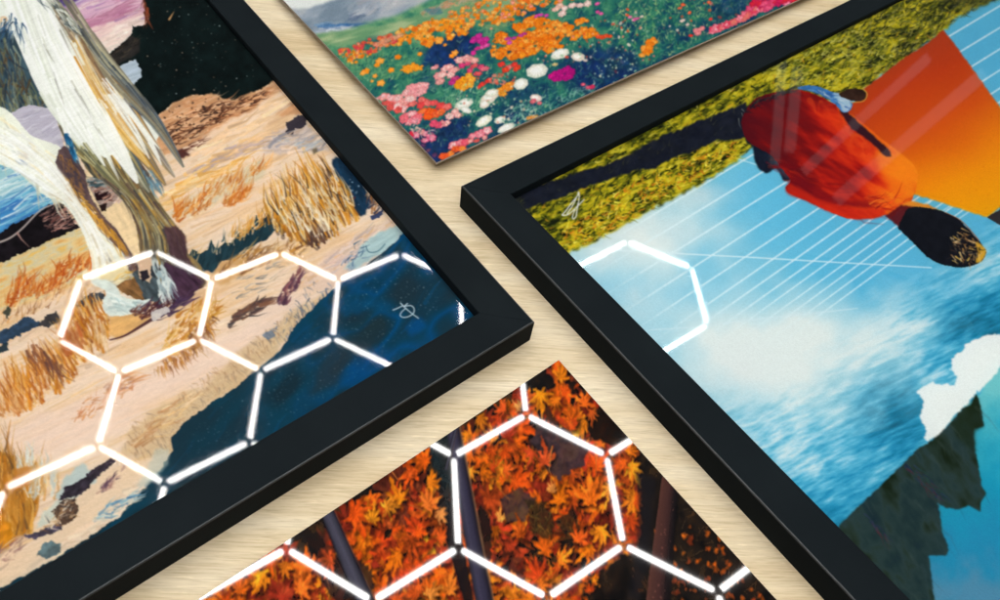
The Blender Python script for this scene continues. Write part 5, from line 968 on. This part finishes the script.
# ------------------------------------------------------------------ the hexagon ceiling light that mirrors in the glossy faces
def hexagon_light():
    ya, yb = rotv(.230928); s = .832024; s3 = 3 ** .5; cen = s * (2 * s3 * ya - 1.5 * yb)
    def pt(i, j):      # lattice corner -> world
        L = s * (i * s3 * ya * 1.038011 + j * (yb + .051358 * ya)); z = 6 + (L - cen) @ np.array([-.04814, .041217])
        return np.array([L[0] - 4.106591, L[1] + 3.898627, z]) * U
    hexes = [(i, -6) for i in range(5)] + [(i + .5, -7.5) for i in range(4)] + [(i, -9) for i in range(5)] + [(i, 0) for i in range(5)] + [(i + .5, -1.5) for i in range(4)] + [(i, -3) for i in range(5)] + [(i + .5, -4.5) for i in range(4)]  # rows listed first are added out of view to brighten the table
    E = set(); V = set()
    for cx, cy in hexes:
        k = [(cx, cy + 1), (cx + .5, cy + .5), (cx + .5, cy - .5), (cx, cy - 1), (cx - .5, cy - .5), (cx - .5, cy + .5)]
        for q in range(6): E.add(tuple(sorted((k[q], k[(q + 1) % 6])))); V.add(k[q])
    c = pt(2, -1.5); root = empty('hexagon_ceiling_light', c); tag(root, 'honeycomb of lit white tubes on the ceiling mirrored in the glossy prints', 'ceiling light')
    em = bpy.data.materials.new('lit_tube'); em.use_nodes = True; nt = em.node_tree; nt.nodes.clear()
    e = N(nt, 'ShaderNodeEmission', Strength=TUBE_POWER); e.inputs[0].default_value = (1, .985, .96, 1); oo = N(nt, 'ShaderNodeOutputMaterial'); nt.links.new(e.outputs[0], oo.inputs[0])
    lw = N(nt, 'ShaderNodeLayerWeight', Blend=.5); mr = N(nt, 'ShaderNodeMapRange')      # frosted sleeve: brightest along its middle
    mr.inputs[1].default_value = .05; mr.inputs[2].default_value = .8; mr.inputs[3].default_value = TUBE_POWER; mr.inputs[4].default_value = TUBE_POWER * .06
    nt.links.new(lw.outputs['Facing'], mr.inputs[0]); nt.links.new(mr.outputs[0], e.inputs[1])
    dk = flat('grey_plastic_joint', (.16, .16, .17), .5); R = .0088
    for p, q in sorted(E):
        A, B = pt(*p), pt(*q); d = B - A; L = np.linalg.norm(d); d /= L; g = .0085; A = A + d * g; L -= 2 * g
        up = np.array([0, 0, 1.]); sx = np.cross(d, up); sx /= np.linalg.norm(sx); uz = np.cross(sx, d)
        n = 12; rings = []
        for t, r in ((0, .25), (.12, .62), (.35, .9), (.8, 1), (None, 1), (-.8, 1), (-.35, .9), (-.12, .62), (0.0001, .25)):
            rings.append((t, r))
        pos = [0, .1 * R, .4 * R, R, L - R, L - .4 * R, L - .1 * R, L]; rad = [.3, .6, .88, 1, 1, .88, .6, .3]
        Vv = []; F = []
        for x, r in zip(pos, rad):
            for k in range(n):
                t = 2 * math.pi * k / n; Vv.append(A + d * x + (sx * math.cos(t) + uz * math.sin(t)) * R * r)
        m = len(pos)
        for j in range(m - 1):
            for k in range(n): F.append([j * n + k, j * n + (k + 1) % n, (j + 1) * n + (k + 1) % n, (j + 1) * n + k])
        F += [list(range(n))[::-1], [(m - 1) * n + k for k in range(n)]]
        link('tube', Vv, F, em, root, True)
    for p in sorted(V):
        P = pt(*p); n = 14; Vv = [P + np.array([math.cos(2 * math.pi * k / n) * .011, math.sin(2 * math.pi * k / n) * .011, z]) for z in (-.008, .012) for k in range(n)]
        F = [[k, (k + 1) % n, n + (k + 1) % n, n + k] for k in range(n)] + [list(range(n))[::-1], [n + k for k in range(n)]]
        link('joint', Vv, F, dk, root)
hexagon_light()

# ------------------------------------------------------------------ added glowing strips over the tubes for ghost reflections in the right-hand glass
def reflection_strips():
    dim = bpy.data.materials.new('added_strip_glow'); dim.use_nodes = True; nt = dim.node_tree; nt.nodes.clear()
    e = N(nt, 'ShaderNodeEmission', Strength=.42); e.inputs[0].default_value = (.92, .95, 1, 1); oo = N(nt, 'ShaderNodeOutputMaterial'); nt.links.new(e.outputs[0], oo.inputs[0]); zt = 1.93
    def up(x, y):
        p = on_plane(x, y, H * .7); d = p - EYE; d[2] = -d[2]; return p + d * ((zt - p[2]) / d[2])
    specs = [((785, 62), (771, 172), 8, 'added dim upright glowing strip mirrored at the left of the red shirt'),
             ((798, 84), (786, 160), 9, 'added shorter dim upright glowing strip mirrored across the red shirt'),
             ((930, 62), (800, 178), 8, 'added narrow dim slanting glowing strip mirrored on the orange canvas'),
             ((984, 74), (830, 204), 11, 'added broad dim slanting glowing strip mirrored low on the orange canvas')]
    for A, B, w, lab in specs:
        A = np.array(A, float); B = np.array(B, float); n = np.array([-(B - A)[1], (B - A)[0]]); n = n / np.linalg.norm(n) * w / 2
        q = [up(*(A - n)), up(*(A + n)), up(*(B + n)), up(*(B - n))]
        V = q + [p + np.array([0, 0, .03]) for p in q]
        F = [[0, 1, 2, 3], [7, 6, 5, 4]] + [[k, k + 4, (k + 1) % 4 + 4, (k + 1) % 4] for k in range(4)]
        o = link('added_glow_strip', V, F, dim); tag(o, lab, 'light strip', group='added glow for ghost reflections')
reflection_strips()
